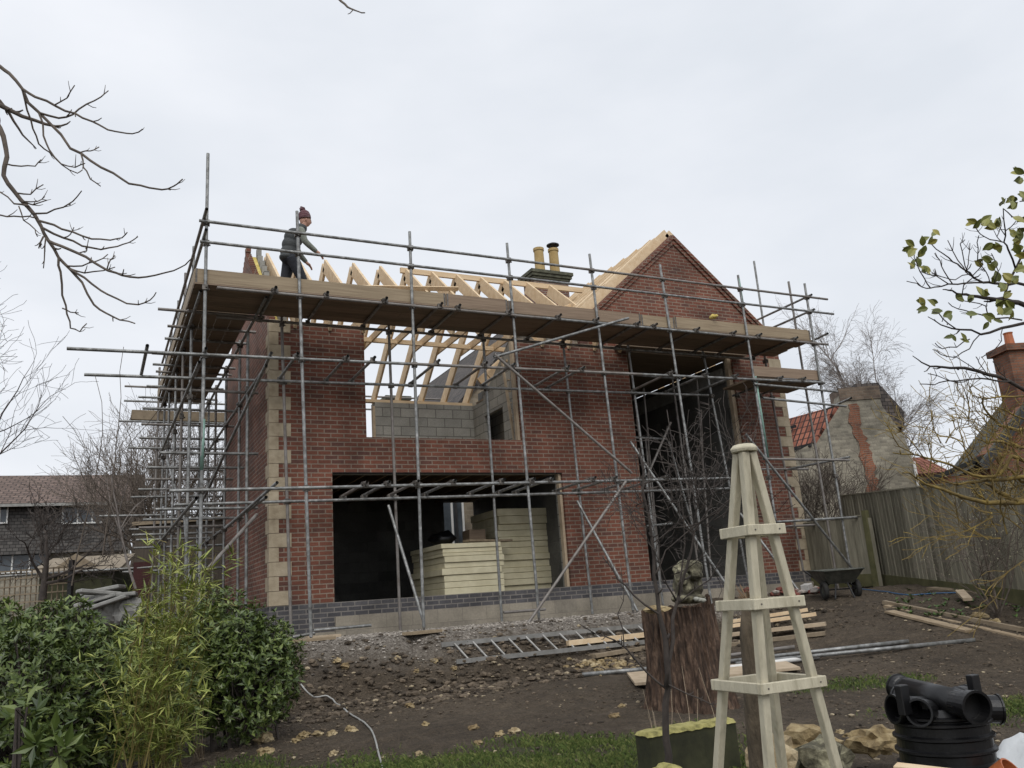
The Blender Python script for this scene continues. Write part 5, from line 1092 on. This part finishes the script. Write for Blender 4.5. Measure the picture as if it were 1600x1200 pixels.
# things beside it
p = atD(1570, 1178, 4.5); g_ = gz(p.x, p.y)
b = MB(); nX, nY = 22, 16; vs = []
for j in range(nY):
    for i in range(nX):
        u, v = i/(nX-1), j/(nY-1); q = atD(1530, 1195, 4.55)+rt0*(u*.75)+HF*(v*.8-.35); h = .40*math.sin(math.pi*min(1, .15+u*.9))*math.sin(math.pi*min(1, .12+v*.9))+.05*noise.noise((u*4, v*4, 3))+.03*noise.noise((u*11, v*9, 3))
        vs.append(Vector((q.x, q.y, gz(q.x, q.y)+max(0, h)+.02+.14*(1-abs(2*u-1)))))
b.add(vs, [(j*nX+i, j*nX+i+1, (j+1)*nX+i+1, (j+1)*nX+i) for j in range(nY-1) for i in range(nX-1)]); o = b.build('plastic_sheet', mSheet, smooth=True, origin=(p.x, p.y, g_))
so_ = o.modifiers.new('solid', 'SOLIDIFY'); so_.thickness = .004; tag(o, 'crumpled white plastic sheet lying right of the black chamber', 'sheet')
p = atD(1562, 1226, 3.8); d = (RT*.25-HF*.1+Vector((0, 0, .6))).normalized(); d = (RT*.5+Vector((0, 0, .55))-HF*.5).normalized(); b = MB(); b.lathe([(.06, -.5), (.06, 0), (.074, .01), (.074, .09), (.066, .09), (.06, -.4)], p, 24, d); tag(b.build('orange_pipe', mTerra, origin=p), 'orange drain pipe socket poking up beside the black chamber', 'pipe')
p, q = atD(1400, 1204, 3.55), atD(1475, 1213, 3.45); b = MB(); b.bar(p, q+(q-p)*.4, .09, .05); tag(b.build('timber_offcut', mPine, origin=p), 'short pale sawn timber in front of the black chamber', 'timber')
b = MB(); b.bar(p-Vector((0, 0, .03)), Vector((p.x, p.y, gz(p.x, p.y)-.1)), .07, .05); b.bar(q-Vector((0, 0, .03)), Vector((q.x, q.y, gz(q.x, q.y)-.1)), .07, .05); tag(b.build('trestle', mOldWood, origin=p), 'low timber trestle holding the pale offcut by the chamber', 'trestle')

# ------------------------------------------------------------------ sleepers, stones, trays
p, q = atD(1016, 1150, 6.3), atD(1168, 1136, 6.75); d = Vector((q.x-p.x, q.y-p.y, 0)).normalized(); zt_ = atD(1035, 1150, 6.25).z
slp = thing('sleeper', (p.x, p.y, gz(p.x, p.y)), 'dark green timber sleeper with bright yellow moss on top', 'sleeper')
w_ = Vector((-d.y, d.x, 0)); L0 = Vector((p.x, p.y, 0)); zb_ = min(gz(p.x, p.y), gz(q.x, q.y))-.1; Lq = L0+d*.86
b = MB(); b.prism([L0+Vector((0, 0, zb_)), Lq+Vector((0, 0, zb_)), Lq+w_*.2+Vector((0, 0, zb_)), L0+w_*.2+Vector((0, 0, zb_))], (0, 0, zt_-zb_)); b.build('timber', mSleeper, slp, bev=.012)
b = MB(); rg = random.Random(9); nX = 40; vs = []
for j in range(8):
    for i in range(nX):
        u, v = i/(nX-1), j/7; q = L0+d*(-.01+.88*u)+w_*(-.01+.22*v); edge = (1 if 0 < j < 7 and 0 < i < nX-1 else -1); vs.append((q.x, q.y, zt_+(.016+.012*noise.noise((u*14, v*4, 1)) if edge > 0 else -.012+.012*noise.noise((u*14, v*4, 2)))))
b.add(vs, [(j*nX+i, j*nX+i+1, (j+1)*nX+i+1, (j+1)*nX+i) for j in range(7) for i in range(nX-1)]); b.build('moss_top', mMossTop, slp, smooth=True)
def stone(px, py, r, label, mat=mYStone, seed=0, dz=.0, d=None, grp='yellow stones scattered on the soil', cat='stone', nm='limestone_rock'):
    rg = random.Random(seed); p = ground(px, py) if d is None else atD(px, py, d); b = MB(); b.blob((p.x, p.y, p.z+r[2]*.3+dz), r, rg, 3, .38, 1.7)
    o = b.build(nm, mat, origin=p); return tag(o, label, cat, grp)
stone(1265, 1175, (.22, .17, .14), 'large rounded yellow stone behind the right leg of the obelisk', seed=1, d=6.3); stone(1372, 1166, (.20, .15, .10), 'flat yellow stone left of the black chamber', seed=2, d=6.3); stone(1205, 1195, (.16, .13, .12), 'pale stone seen between the rear legs of the obelisk', seed=3, d=5.2)
stone(1290, 1205, (.28, .16, .14), 'grey green stone in front of the large yellow one', mMossStone, 4, d=5.4); stone(1040, 1216, (.13, .10, .06), 'bright yellow stone in front of the mossy sleeper', mMossTop, 5, d=5.6)
rocks = [(410, 1160, .11, 'largest pale rock at the foot of the round bush'), (414, 1178, .08, 'flat rock just below the largest one by the round bush'), (475, 1152, .07, 'broken yellow rock right of the bush rocks'), (497, 1150, .06, 'yellow rock beside the hose bend'), (518, 1148, .055, 'small yellow rock between two larger ones near the hose'), (548, 1142, .065, 'rounded pale rock left of the hose'), (462, 1160, .05, 'small ochre rock at the lawn edge by the bush'), (521, 1180, .05, 'brownish rock lying on the lawn left of the hose'), (527, 1034, .06, 'pale rock on the soil bank under the corner, left one'), (539, 1043, .065, 'pale rock on the soil bank under the corner, right one'), (621, 1030, .05, 'long pale rock on the bank below the wall'), (680, 1034, .05, 'rock beside the near end of the ladder'), (710, 1046, .055, 'reddish rock just below the ladder end'), (650, 1050, .05, 'small rock on the bare soil left of the ladder'), (640, 1105, .06, 'flat pale rock in the middle of the soil'), (665, 1133, .04, 'small rock at the soil edge near the lawn'), (740, 1139, .05, 'small white rock on the soil below the ladder'), (780, 1150, .06, 'yellow rock at the lawn edge, left one'), (803, 1146, .06, 'yellow rock at the lawn edge, right one'), (748, 1163, .045, 'bright yellow pebble on the lawn edge'), (960, 1120, .05, 'pale rock left of the stump base'), (655, 1180, .045, 'small stone sunk in the lawn'), (972, 1105, .04, 'small pale stone near the stump base'), (1180, 1118, .05, 'pale stone behind the lower obelisk rail'), (1325, 1152, .05, 'pale stone between the yellow stones and the chamber'), (1312, 1146, .04, 'small ochre stone beside the large yellow one'), (1530, 965, .10, 'tan rock beside the plank pile by the fence'), (1553, 975, .08, 'small tan rock right of the large rock by the plank pile')]
for i, (x, y, r, lb) in enumerate(rocks): stone(x, y, (r, r*.8, r*.6), lb, seed=20+i)
# seed trays
p = ground(1090, 1196); b = MB(); q0 = atD(1068, 1178, 5.8); q0.z = gz(q0.x, q0.y)+.12
tr_ = thing('planter_tray', (q0.x, q0.y, gz(q0.x, q0.y)), 'black planter tray full of dry stems beside the sleeper', 'planter')
dx, dy = rt0*.52, HF*.34; b = MB()
for P, Q in ((q0, q0+dx), (q0+dx, q0+dx+dy), (q0+dx+dy, q0+dy), (q0+dy, q0)): b.bar(P-Vector((0, 0, .1)), Q-Vector((0, 0, .1)), .02, .24, ext=.0)
b.build('tray', mPlastic, tr_); b = MB(); b.prism([q0+Vector((0, 0, -.06)), q0+dx+Vector((0, 0, -.06)), q0+dx+dy+Vector((0, 0, -.06)), q0+dy+Vector((0, 0, -.06))], (0, 0, .02)); b.build('compost', mBark, tr_)

# ------------------------------------------------------------------ ladder, timber and tubes on the soil
def G(x, y, dz=0): p = ground(x, y); return Vector((p.x, p.y, p.z+dz))
la, lb_, lc, ld = G(690, 1018), G(1012, 986), G(704, 1034), G(1025, 1000)
gl = thing('aluminium_ladder', (la+lc)*.5, 'grey aluminium ladder lying flat on the soil below the wall', 'ladder')
A1, B1_ = la+Vector((0, 0, .09)), lb_+Vector((0, 0, .09)); A2, B2_ = lc+Vector((0, 0, .09)), ld+Vector((0, 0, .09))
k_ = .36/max(.2, (A2-A1).length); A2 = A1+(A2-A1)*k_; B2_ = B1_+(A2-A1); ex = (B1_-A1)*.25; B1_ = B1_+ex; B2_ = B2_+ex
mAl = M('dull aluminium', (.24, .235, .22), (.38, .375, .36), 9, .5, .6, bmp=.05)
for s_, e_ in ((A1, B1_), (A2, B2_)): b = MB(); b.bar(s_, e_, .028, .06); b.build('stile', mAl, gl)
for i in range(15): t = (i+.7)/15.4; b = MB(); b.tube([A1.lerp(B1_, t), A2.lerp(B2_, t)], .016, 7); b.build('rung', mAl, gl)
def lay(name, a, c, w, h, mat, label, cat, grp=None, dz=0, rnd=0):
    p, q = G(*a, dz+h/2), G(*c, dz+h/2); b = MB()
    if rnd: b.tube([p, q], rnd, 12)
    else: b.bar(p, q, w, h)
    return tag(b.build(name, mat, origin=p, smooth=bool(rnd)), label, cat, grp)
g1 = 'sawn timbers lying around the stump'
lay('timber_plank', (888, 1018), (1018, 1003), .09, .07, mPine, 'pale new timber overlapping the ladder left of the stump', 'timber', g1, .08)
lay('timber_plank', (925, 1028), (1022, 1012), .22, .05, mOldWood, 'wide brown plank under the pale timber left of the stump', 'timber', g1)
lay('timber_plank', (960, 1032), (1025, 1022), .2, .04, mOldWood, 'lower brown plank touching the rubble left of the stump', 'timber', g1)
lay('timber_plank', (1140, 996), (1278, 977), .16, .05, mPine, 'pale plank on top of the pile right of the stump', 'timber', g1, .14)
lay('timber_plank', (1140, 1002), (1292, 985), .2, .05, mPlank, 'grey tan plank in the middle of the pile right of the stump', 'timber', g1, .07)
lay('timber_plank', (1140, 1010), (1290, 992), .22, .05, mOldWood, 'dark lower plank of the pile right of the stump', 'timber', g1)
lay('timber_plank', (1145, 990), (1265, 972), .1, .05, mPine, 'thin new batten at the back of the pile right of the stump', 'timber', g1, .16)
g2 = 'scaffold tubes lying on the soil'
lay('scaffold_tube', (1140, 1036), (1420, 1005), 0, .05, mTube, 'upper long scaffold tube lying on the soil right of the obelisk', 'tube', g2, .0, .026)
lay('scaffold_tube', (1150, 1040), (1524, 1003), 0, .05, mTube, 'lower and longest scaffold tube reaching towards the planks', 'tube', g2, .0, .026)
lay('scaffold_tube', (1120, 1032), (1242, 1016), 0, .05, mTubeR, 'short scaffold tube behind the obelisk legs', 'tube', g2, .02, .026)
lay('scaffold_tube', (910, 1058), (1025, 1048), 0, .06, mTube, 'scaffold tube with its end showing left of the stump', 'tube', g2, .0, .03)
lay('scaffold_tube', (1130, 1048), (1280, 1030), 0, .06, mWhite, 'pale plastic pipe beside the tubes behind the obelisk', 'tube', g2, .0, .028)
def sheet(name, pts, th, mat, label, cat):
    P = [G(*a, .03) for a in pts]; z = sum(p.z for p in P)/len(P); c = sum(P, Vector())/len(P); b = MB(); b.prism([Vector((p.x, p.y, p.z*.5+z*.5)) for p in P], (0, 0, th)); return tag(b.build(name, mat, origin=c), label, cat)
sheet('plywood_sheet', [(993, 1078), (1080, 1071), (1040, 1050), (980, 1056)], .03, mPlank, 'pale plywood offcut on the soil left of the stump', 'plywood')
sheet('plywood_sheet', [(1120, 1068), (1252, 1052), (1225, 1036), (1120, 1046)], .03, mPlank, 'square pale plywood sheet behind the obelisk', 'plywood')
mPlank2 = wood('tan plank', (.24, .18, .115), (.38, .295, .195), 'n')
g3 = 'long planks lying by the fence'
lay('timber_plank', (1382, 946), (1600, 990), .08, .055, mOldWood, 'outermost brown plank of the three near the fence', 'timber', g3, .02)
lay('timber_plank', (1385, 950), (1605, 1002), .11, .045, mPlank2, 'long pale plank in the middle of the three near the fence', 'timber', g3, .0)
lay('timber_plank', (1390, 957), (1517, 988), .18, .03, mPlank2, 'short wide plank nearest the camera by the fence', 'timber', g3)
lay('timber_plank', (1455, 921), (1570, 932), .2, .04, mOldWood, 'weathered plank lying against the foot of the fence', 'timber', g3)
lay('timber_plank', (1515, 950), (1502, 936), .12, .04, mPlank, 'small grey offcut sticking up beside the tan rock', 'timber', None, .1)
# hoses
def cable(name, px, r, mat, label, cat):
    P = [G(*a, r*1.2) for a in px]; Q = []
    for i in range(len(P)-1):
        p0, p1, p2, p3 = P[max(0, i-1)], P[i], P[i+1], P[min(len(P)-1, i+2)]
        for k in range(8):
            t = k/8; q = .5*((2*p1)+(p2-p0)*t+(2*p0-5*p1+4*p2-p3)*t*t+(3*p1-p0-3*p2+p3)*t**3); q.z = sum(gz(q.x+ox, q.y+oy) for ox in (-.12, 0, .12) for oy in (-.12, 0, .12))/9+r*1.6; Q.append(q)
    b = MB(); b.tube(Q, r, 7); tag(b.build(name, mat, smooth=True, origin=P[0]), label, cat)
cable('hose', [(470, 1075), (490, 1090), (515, 1098), (530, 1105), (550, 1120), (570, 1133), (580, 1143), (586, 1157), (590, 1175), (597, 1200), (600, 1240)], .010, mCable, 'thin grey hose winding over the soil and lawn', 'hose')
cable('water_pipe', [(1345, 922), (1380, 926), (1420, 930), (1460, 929), (1500, 928)], .010, mBlueHose, 'blue water pipe along the foot of the fence', 'pipe')
# rubble by the far corner
rg = random.Random(41)
b = MB()
for i in range(170):
    p = G(rg.gauss(1225, 32), rg.gauss(921, 7)); r = rg.uniform(.03, .09); b.blob((p.x, p.y, p.z+r*.4+.12*max(0, 1-abs(p.x-8.3))*rg.random()), (r*1.4, r, r*.7), rg, 1, .3)
tag(b.build('rubble', mRubbleRed), 'heap of broken brick rubble under the right pier', 'rubble', kind='stuff')
for i, (x, y, r, lb) in enumerate([(1252, 912, .3, 'upright white block on the rubble heap'), (1262, 927, .5, 'pale block lying at the right of the rubble heap'), (1238, 905, .9, 'grey block at the back of the rubble heap'), (1180, 925, .2, 'grey white block left of the rubble heap behind the obelisk')]):
    p = G(x, y, .1); d = Vector((math.cos(r), math.sin(r), .1)); b = MB(); b.bar(p-d*.13, p+d*.13, .15, .2 if i == 0 else .13, (0.1, .1, 1)); tag(b.build('concrete_block', M('pale block %d' % i, (.36, .35, .33), (.52, .51, .49), 9), bev=.012, origin=p), lb, 'block', 'pale blocks on the rubble')
b = MB()
for i in range(150):
    p = G(rg.gauss(945, 26), rg.gauss(1040, 5)); r = rg.uniform(.015, .045); b.blob((p.x, p.y, p.z+r*.4), (r*1.3, r, r*.7), rg, 1, .3)
tag(b.build('rubble', mYStone), 'strip of small pale rubble left of the stump', 'rubble', kind='stuff')
# wheelbarrow
wb = atD(1318, 940, 14.0); wb.z = gz(wb.x, wb.y); B0 = wb
bw_ = thing('wheelbarrow', wb, 'muddy two wheeled wheelbarrow parked by the fence', 'wheelbarrow')
r_, f_ = rt0, HF; U = Vector((0, 0, 1))
def wp(a, b_, c): return B0+(r_*a+f_*b_+U*c)*.8
lo = [wp(-.26, -.05, .30), wp(.26, -.05, .30), wp(.26, .5, .30), wp(-.26, .5, .30)]; hi = [wp(-.42, -.3, .57), wp(.42, -.3, .57), wp(.40, .75, .60), wp(-.40, .75, .60)]
b = MB(); b.add(lo+hi, [(0, 3, 2, 1), (0, 1, 5, 4), (1, 2, 6, 5), (2, 3, 7, 6), (3, 0, 4, 7)]); o = b.build('tray', mBarrow, bw_); s_ = o.modifiers.new('s', 'SOLIDIFY'); s_.thickness = .012
b = MB(); b.tube(hi+[hi[0]], .014, 6); b.build('rim', mBarrow, bw_, smooth=True)
for s in (-1, 1):
    c = wp(s*.34, .05, .185); b = MB()
    for k in range(1): b.lathe([(.08, -.028), (.12, -.04), (.148, -.024), (.148, .024), (.12, .04), (.08, .028), (.08, -.028)], c, 20, r_)
    w = b.build('wheel', mRubber, bw_, smooth=True); b = MB(); b.lathe([(0, -.015), (.08, -.02), (.08, .02), (0, .015)], c, 16, r_); b.build('rim', mBarrow, w)
    b = MB(); b.tube([wp(s*.2, -.12, .0), wp(s*.12, -.05, .31)], .016, 6); b.tube([wp(s*.34, .05, .185), wp(s*.2, .1, .31)], .014, 6); b.build('leg', mGutter, bw_)
    b = MB(); b.tube([wp(s*.25, .4, .30), wp(s*.30, .8, .48), wp(s*.32, 1.25, .62)], .016, 6); b.build('handle', mGutter, bw_)
b = MB(); b.tube([wp(-.34, .05, .185), wp(.34, .05, .185)], .012, 6); b.build('axle', mGutter, bw_)

# ------------------------------------------------------------------ loose stuff on the soil
def scatter(name, mat, label, cat, n, gen, rmin, rmax, seed, sub=1):
    rg = random.Random(seed); b = MB(); k = 0; tries = 0
    ico = bmesh.new(); bmesh.ops.create_icosphere(ico, subdivisions=1, radius=1); V0 = [v.co.copy() for v in ico.verts]; F0 = [tuple(v.index for v in f.verts) for f in ico.faces]; ico.free()
    while k < n and tries < n*20:
        tries += 1; q = gen(rg)
        if q is None: continue
        x, y = q; r = rmin+(rmax-rmin)*rg.random()**3; q = Matrix.Rotation(rg.random()*6.28, 3, 'Z'); sx, sy, sz = r*rg.uniform(.9, 1.6), r*rg.uniform(.7, 1.1), r*rg.uniform(.35, .7); z = gz(x, y)+sz*.35
        b.add([Vector((x, y, z))+q @ Vector((v.x*sx*rg.uniform(.75, 1.2), v.y*sy*rg.uniform(.75, 1.2), v.z*sz)) for v in V0], F0); k += 1
    return tag(b.build(name, mat), label, cat, kind='stuff')
def view(rg, d0, d1, s0, s1):
    d = d0+(d1-d0)*rg.random()**.8; s = rg.uniform(s0, s1)*d; p = CAM+HF*d+rt0*s; return p.x, p.y
def gen_soil(rg):
    x, y = view(rg, 6.5, 15, -.5, .62)
    if y > -2.0 and x < 9: return None
    if noise.noise((x*.7, y*.7, 5)) < -.15+rg.uniform(-.2, .2): return None
    return x, y
def gen_bank(rg):
    x = rg.uniform(-1, 8); y = rg.uniform(-3.7, -1.9); return (x, y) if (gravel_w(x, y) < .5 or rg.random() < .12) and rg.random() > (x-2.5)*.12 else None
def gen_gravel(rg):
    x = rg.uniform(-.4, 8); y = -rg.uniform(.1, 2.7); return (x, y) if gravel_w(x, y) > rg.random()*.8 else None
mClod = M('soil clods', (.028, .021, .014), (.155, .12, .085), 9, .97, bmp=.6, island=.6, lo=.2, hi=.8)
mPeb = M('mixed pebbles', (.09, .07, .05), (.40, .33, .22), 9, .95, bmp=.4, island=.8, lo=.15, hi=.85)
mGrav = M('limestone gravel', (.14, .122, .105), (.46, .42, .37), 9, .95, bmp=.4, island=.8, lo=.15, hi=.85)
scatter('soil_clods', mClod, 'dark crumbly soil clods over the dug garden', 'soil', 9000, gen_soil, .005, .026, 1)
scatter('bank_clods', mClod, 'crumbly soil along the bank below the wall', 'soil', 3600, gen_bank, .008, .06, 2)
scatter('pebbles', mPeb, 'small pale pebbles scattered on the dark soil', 'pebbles', 800, gen_soil, .006, .028, 3)
scatter('bank_stones', mPeb, 'small pale stones in the soil bank', 'stones', 750, gen_bank, .008, .045, 4)
scatter('gravel', mGrav, 'grey limestone gravel along the foot of the wall', 'gravel', 7000, gen_gravel, .008, .026, 5)
def blades(name, label, n, d0, d1, seed):
    rg = random.Random(seed); b = MB(); k = 0; t = 0
    while k < n and t < n*12:
        t += 1; x, y = view(rg, d0, d1, -.45, .6); w = turf_w(x, y)
        if w*(.6+noise.noise((x*2.5, y*2.5, 1))) < rg.random(): continue
        z = gz(x, y); a = rg.random()*6.28; L = rg.uniform(.02, .055); e = Vector((math.cos(a), math.sin(a), 0)); s = Vector((-e.y, e.x, 0))*rg.uniform(.002, .004); p = Vector((x, y, z-.004))
        b.add([p-s, p+s, p+e*L*.35+Vector((0, 0, L*.8))+s*.6, p+e*L*rg.uniform(.5, 1)+Vector((0, 0, L*rg.uniform(.8, 1.1))), p+e*L*.35+Vector((0, 0, L*.8))-s*.6], [(0, 1, 2, 3, 4)]); k += 1
    tag(b.build(name, mGrass), label, 'grass', kind='stuff')
blades('grass', 'short lawn grass along the bottom of the garden', 32000, 6.2, 9.0, 1)
blades('grass', 'patchy green turf left on the soil right of the obelisk', 8000, 9.0, 12, 2)
# weeds by the fence
b = MB(); rg = random.Random(14)
for i in range(70):
    p = G(rg.uniform(1400, 1600), rg.uniform(922, 965))
    for k in range(5): a = rg.random()*6.28; leaf2(b, p, Vector((math.cos(a), math.sin(a), .7)), Vector((0, 0, 1)), rg.uniform(.05, .11), .03)
tag(b.build('weeds', mFernL), 'low green weeds along the foot of the fence', 'weeds', kind='stuff')
b = MB()
for i in range(220):
    q = gen_soil(rg)
    if q: x, y = q; a = rg.random()*6.28; leaf2(b, Vector((x, y, gz(x, y)+.006)), Vector((math.cos(a), math.sin(a), .15)), Vector((0, 0, 1)), rg.uniform(.025, .06), rg.uniform(.012, .03))
tag(b.build('fallen_leaves', M('dead leaves', (.08, .05, .03), (.22, .16, .09), 9, .95, island=.8, lo=.15, hi=.85)), 'brown fallen leaves scattered over the soil', 'leaves', kind='stuff')

# ------------------------------------------------------------------ the man on the scaffold
mf = Vector((.27, -.72, 4.703)); MS = .95
man = thing('person', mf, 'man in a bobble hat, charcoal gilet and navy trousers walking on the scaffold deck', 'person')
def skin(name, mat, nodes, edges, par=man, sub=2):
    me = bpy.data.meshes.new(name); me.from_pydata([Vector(n[:3]) for n in nodes], edges, []); o = bpy.data.objects.new(name, me); S.collection.objects.link(o); o.parent = par; ORIG[o.name] = mf
    m_ = o.modifiers.new('skin', 'SKIN'); sv = me.skin_vertices[0].data if me.skin_vertices else None
    if sv is None: me.skin_vertices.new() if hasattr(me.skin_vertices, 'new') else None; sv = me.skin_vertices[0].data
    for i, n in enumerate(nodes): sv[i].radius = (n[3], n[4] if len(n) > 4 else n[3]); sv[i].use_root = (i == 0)
    m_.use_smooth_shade = True; s_ = o.modifiers.new('sub', 'SUBSURF'); s_.levels = sub; s_.render_levels = sub; me.materials.append(mat); return o
# x forward, y across, z up; walking to +x, leaning forward
skin('body', mSkin, [(-.08, 0, .93, .07), (-.05, 0, 1.15, .07), (.04, 0, 1.36, .065), (.135, 0, 1.47, .052), (.165, 0, 1.55, .055), (.185, 0, 1.63, .078, .07), (.185, 0, 1.71, .08, .072),
     (.06, -.17, 1.36, .035), (.11, -.25, 1.16, .036), (.33, -.22, .985, .032), (.395, -.205, .955, .03), (.06, .17, 1.36, .035), (.10, .25, 1.16, .036), (.25, .23, .96, .03), (.30, .22, .91, .03),
     (-.06, -.09, .88, .07), (-.06, .09, .88, .07), (.12, -.1, .50, .05), (.20, -.1, .10, .035), (-.14, .1, .48, .05), (-.34, .1, .12, .035)],
     [(0, 1), (1, 2), (2, 3), (3, 4), (4, 5), (5, 6), (2, 7), (7, 8), (8, 9), (9, 10), (2, 11), (11, 12), (12, 13), (13, 14), (0, 15), (0, 16), (15, 17), (17, 18), (16, 19), (19, 20)])
def rem(name, mat, b, vox=.012):
    o = b.build(name, mat, man); m_ = o.modifiers.new('remesh', 'REMESH'); m_.mode = 'VOXEL'; m_.voxel_size = vox; m_.use_smooth_shade = True
    c_ = o.modifiers.new('soft', 'SMOOTH'); c_.iterations = 4; return o
def el(b, c, r): b.blob(mf+Vector(c), r, random.Random(1), 3, 0)
def tb_(b, P): b.tube([mf+Vector(p[:3]) for p in P], [p[3] for p in P], 16)
b = MB(); el(b, (-.08, 0, .90), (.16, .17, .13))
tb_(b, [(-.06, -.09, .88, .115), (.03, -.1, .66, .098), (.11, -.1, .48, .082), (.16, -.1, .28, .072), (.20, -.1, .06, .068)]); tb_(b, [(-.08, .09, .88, .115), (-.12, .1, .66, .098), (-.16, .1, .46, .082), (-.26, .1, .27, .072), (-.36, .1, .10, .064)])
rem('trousers', mTrous, b)
b = MB()
for c, r in (((-.10, 0, .90), (.15, .185, .09)), ((-.085, 0, 1.0), (.15, .18, .14)), ((-.06, 0, 1.14), (.145, .18, .16)), ((-.02, 0, 1.28), (.135, .19, .15)), ((.03, 0, 1.37), (.11, .185, .10)), ((.05, -.14, 1.385), (.075, .07, .07)), ((.05, .14, 1.385), (.075, .07, .07)), ((.09, 0, 1.44), (.09, .09, .08))): el(b, c, r)
rem('gilet', mVest, b)
for s, P in ((-1, [(.045, -.165, 1.40, .075), (.07, -.215, 1.35, .078), (.09, -.24, 1.25, .066), (.115, -.25, 1.15, .06), (.21, -.24, 1.07, .054), (.345, -.215, .975, .042)]), (1, [(.045, .165, 1.40, .075), (.07, .215, 1.35, .078), (.09, .24, 1.25, .066), (.105, .25, 1.15, .06), (.18, .24, 1.05, .052), (.265, .228, .95, .04)])):
    skin('sleeve', mSleeve, P, [(k, k+1) for k in range(len(P)-1)])
    w = Vector(P[-1][:3]); dd = (w-Vector(P[-2][:3])).normalized(); nodes = [(*w, .026), (*(w+dd*.06), .034, .02)]; ed = [(0, 1)]
    side = Vector((0, 1, 0)); dn = dd.cross(side)
    for k, (off, L) in enumerate(((-.026, .058), (-.009, .068), (.008, .065), (.024, .05))):
        i = len(nodes); q = w+dd*.085+side*off; nodes += [(*q, .009), (*(q+dd*L*.5+Vector((0, 0, -.008))), .0085), (*(q+dd*L*.8+Vector((0, 0, -.032))), .0075)]; ed += [(1, i), (i, i+1), (i+1, i+2)]
    i = len(nodes); q = w+dd*.04+Vector((0, -s*.03*s, .0)); nodes += [(*(q+Vector((0, -.03*s, -.005))), .010), (*(q+dd*.035+Vector((0, -.042*s, -.02))), .009)]; ed += [(1, i), (i, i+1)]
    skin('hand', mSkin, nodes, ed, sub=1)
hd = Vector((.19, 0, 1.655))
def mloc(v): return mf+Vector(v)
b = MB(); rg = random.Random(1)
bmh = bmesh.new(); bmesh.ops.create_uvsphere(bmh, u_segments=24, v_segments=18, radius=1)
vs = []
for v in bmh.verts:
    c = v.co; x, y, z = c.x*.098, c.y*.076, c.z*.118
    if c.x > 0:                      # face: brow, nose, chin
        x += .022*math.exp(-((c.y/.16)**2+((c.z+.12)/.22)**2))+.010*math.exp(-((c.y/.5)**2+((c.z-.22)/.1)**2))+.014*math.exp(-((c.y/.3)**2+((c.z+.82)/.2)**2))+.006*math.exp(-((c.y/.3)**2+((c.z+.48)/.07)**2))
        x -= .010*math.exp(-(((abs(c.y)-.38)/.16)**2+((c.z-.05)/.13)**2))
    if c.z < -.3: y *= 1-.25*(-.3-c.z); 
    vs.append(mloc(hd+Vector((x*math.cos(.12)+z*math.sin(.12), y, z*math.cos(.12)-x*math.sin(.12)))))
b.add(vs, [tuple(v.index for v in f.verts) for f in bmh.faces]); bmh.free(); b.build('head', mSkin, man, smooth=True)
for s in (-1, 1):
    b = MB(); b.blob(mloc(hd+Vector((-.005, s*.078, -.01))), (.02, .01, .032), rg, 2, .1); b.build('ear', mSkin, man, smooth=True)
    b = MB(); b.blob(mloc(hd+Vector((.088, s*.03, .012))), (.008, .012, .007), rg, 2, .02); b.build('eye', mGutter, man, smooth=True)
b = MB(); b.lathe([(.104, -.005), (.110, .01), (.110, .05), (.106, .055), (.104, .085), (.088, .125), (.055, .155), (.0, .168)], mloc(hd+Vector((-.006, 0, .03))), 24, Vector((-.12, 0, 1))); hat = b.build('hat', mHat, man, smooth=True)
b = MB(); b.blob(mloc(hd+Vector((-.05, 0, .215))), .048, rg, 3, .25, 6); b.build('bobble', mHat, hat)
b = MB(); b.lathe([(.088, -.03), (.094, .01), (.082, .05), (.07, .05)], mloc((.125, 0, 1.495)), 20, Vector((.4, 0, 1))); b.build('collar', mVest, man, smooth=True)
for x, y, z, p_ in ((.20, -.1, 0, 0), (-.35, .1, .02, .5)):
    b = MB(); b.blob(mloc((x+.055, y, z+.045)), (.135, .05, .045), random.Random(3), 3, .02); b.tube([mloc((x-.02, y, z+.03)), mloc((x-.02, y, z+.15))], .058, 12); b.build('boot', mBoot, man, smooth=True)

man.scale = (MS, MS, MS)
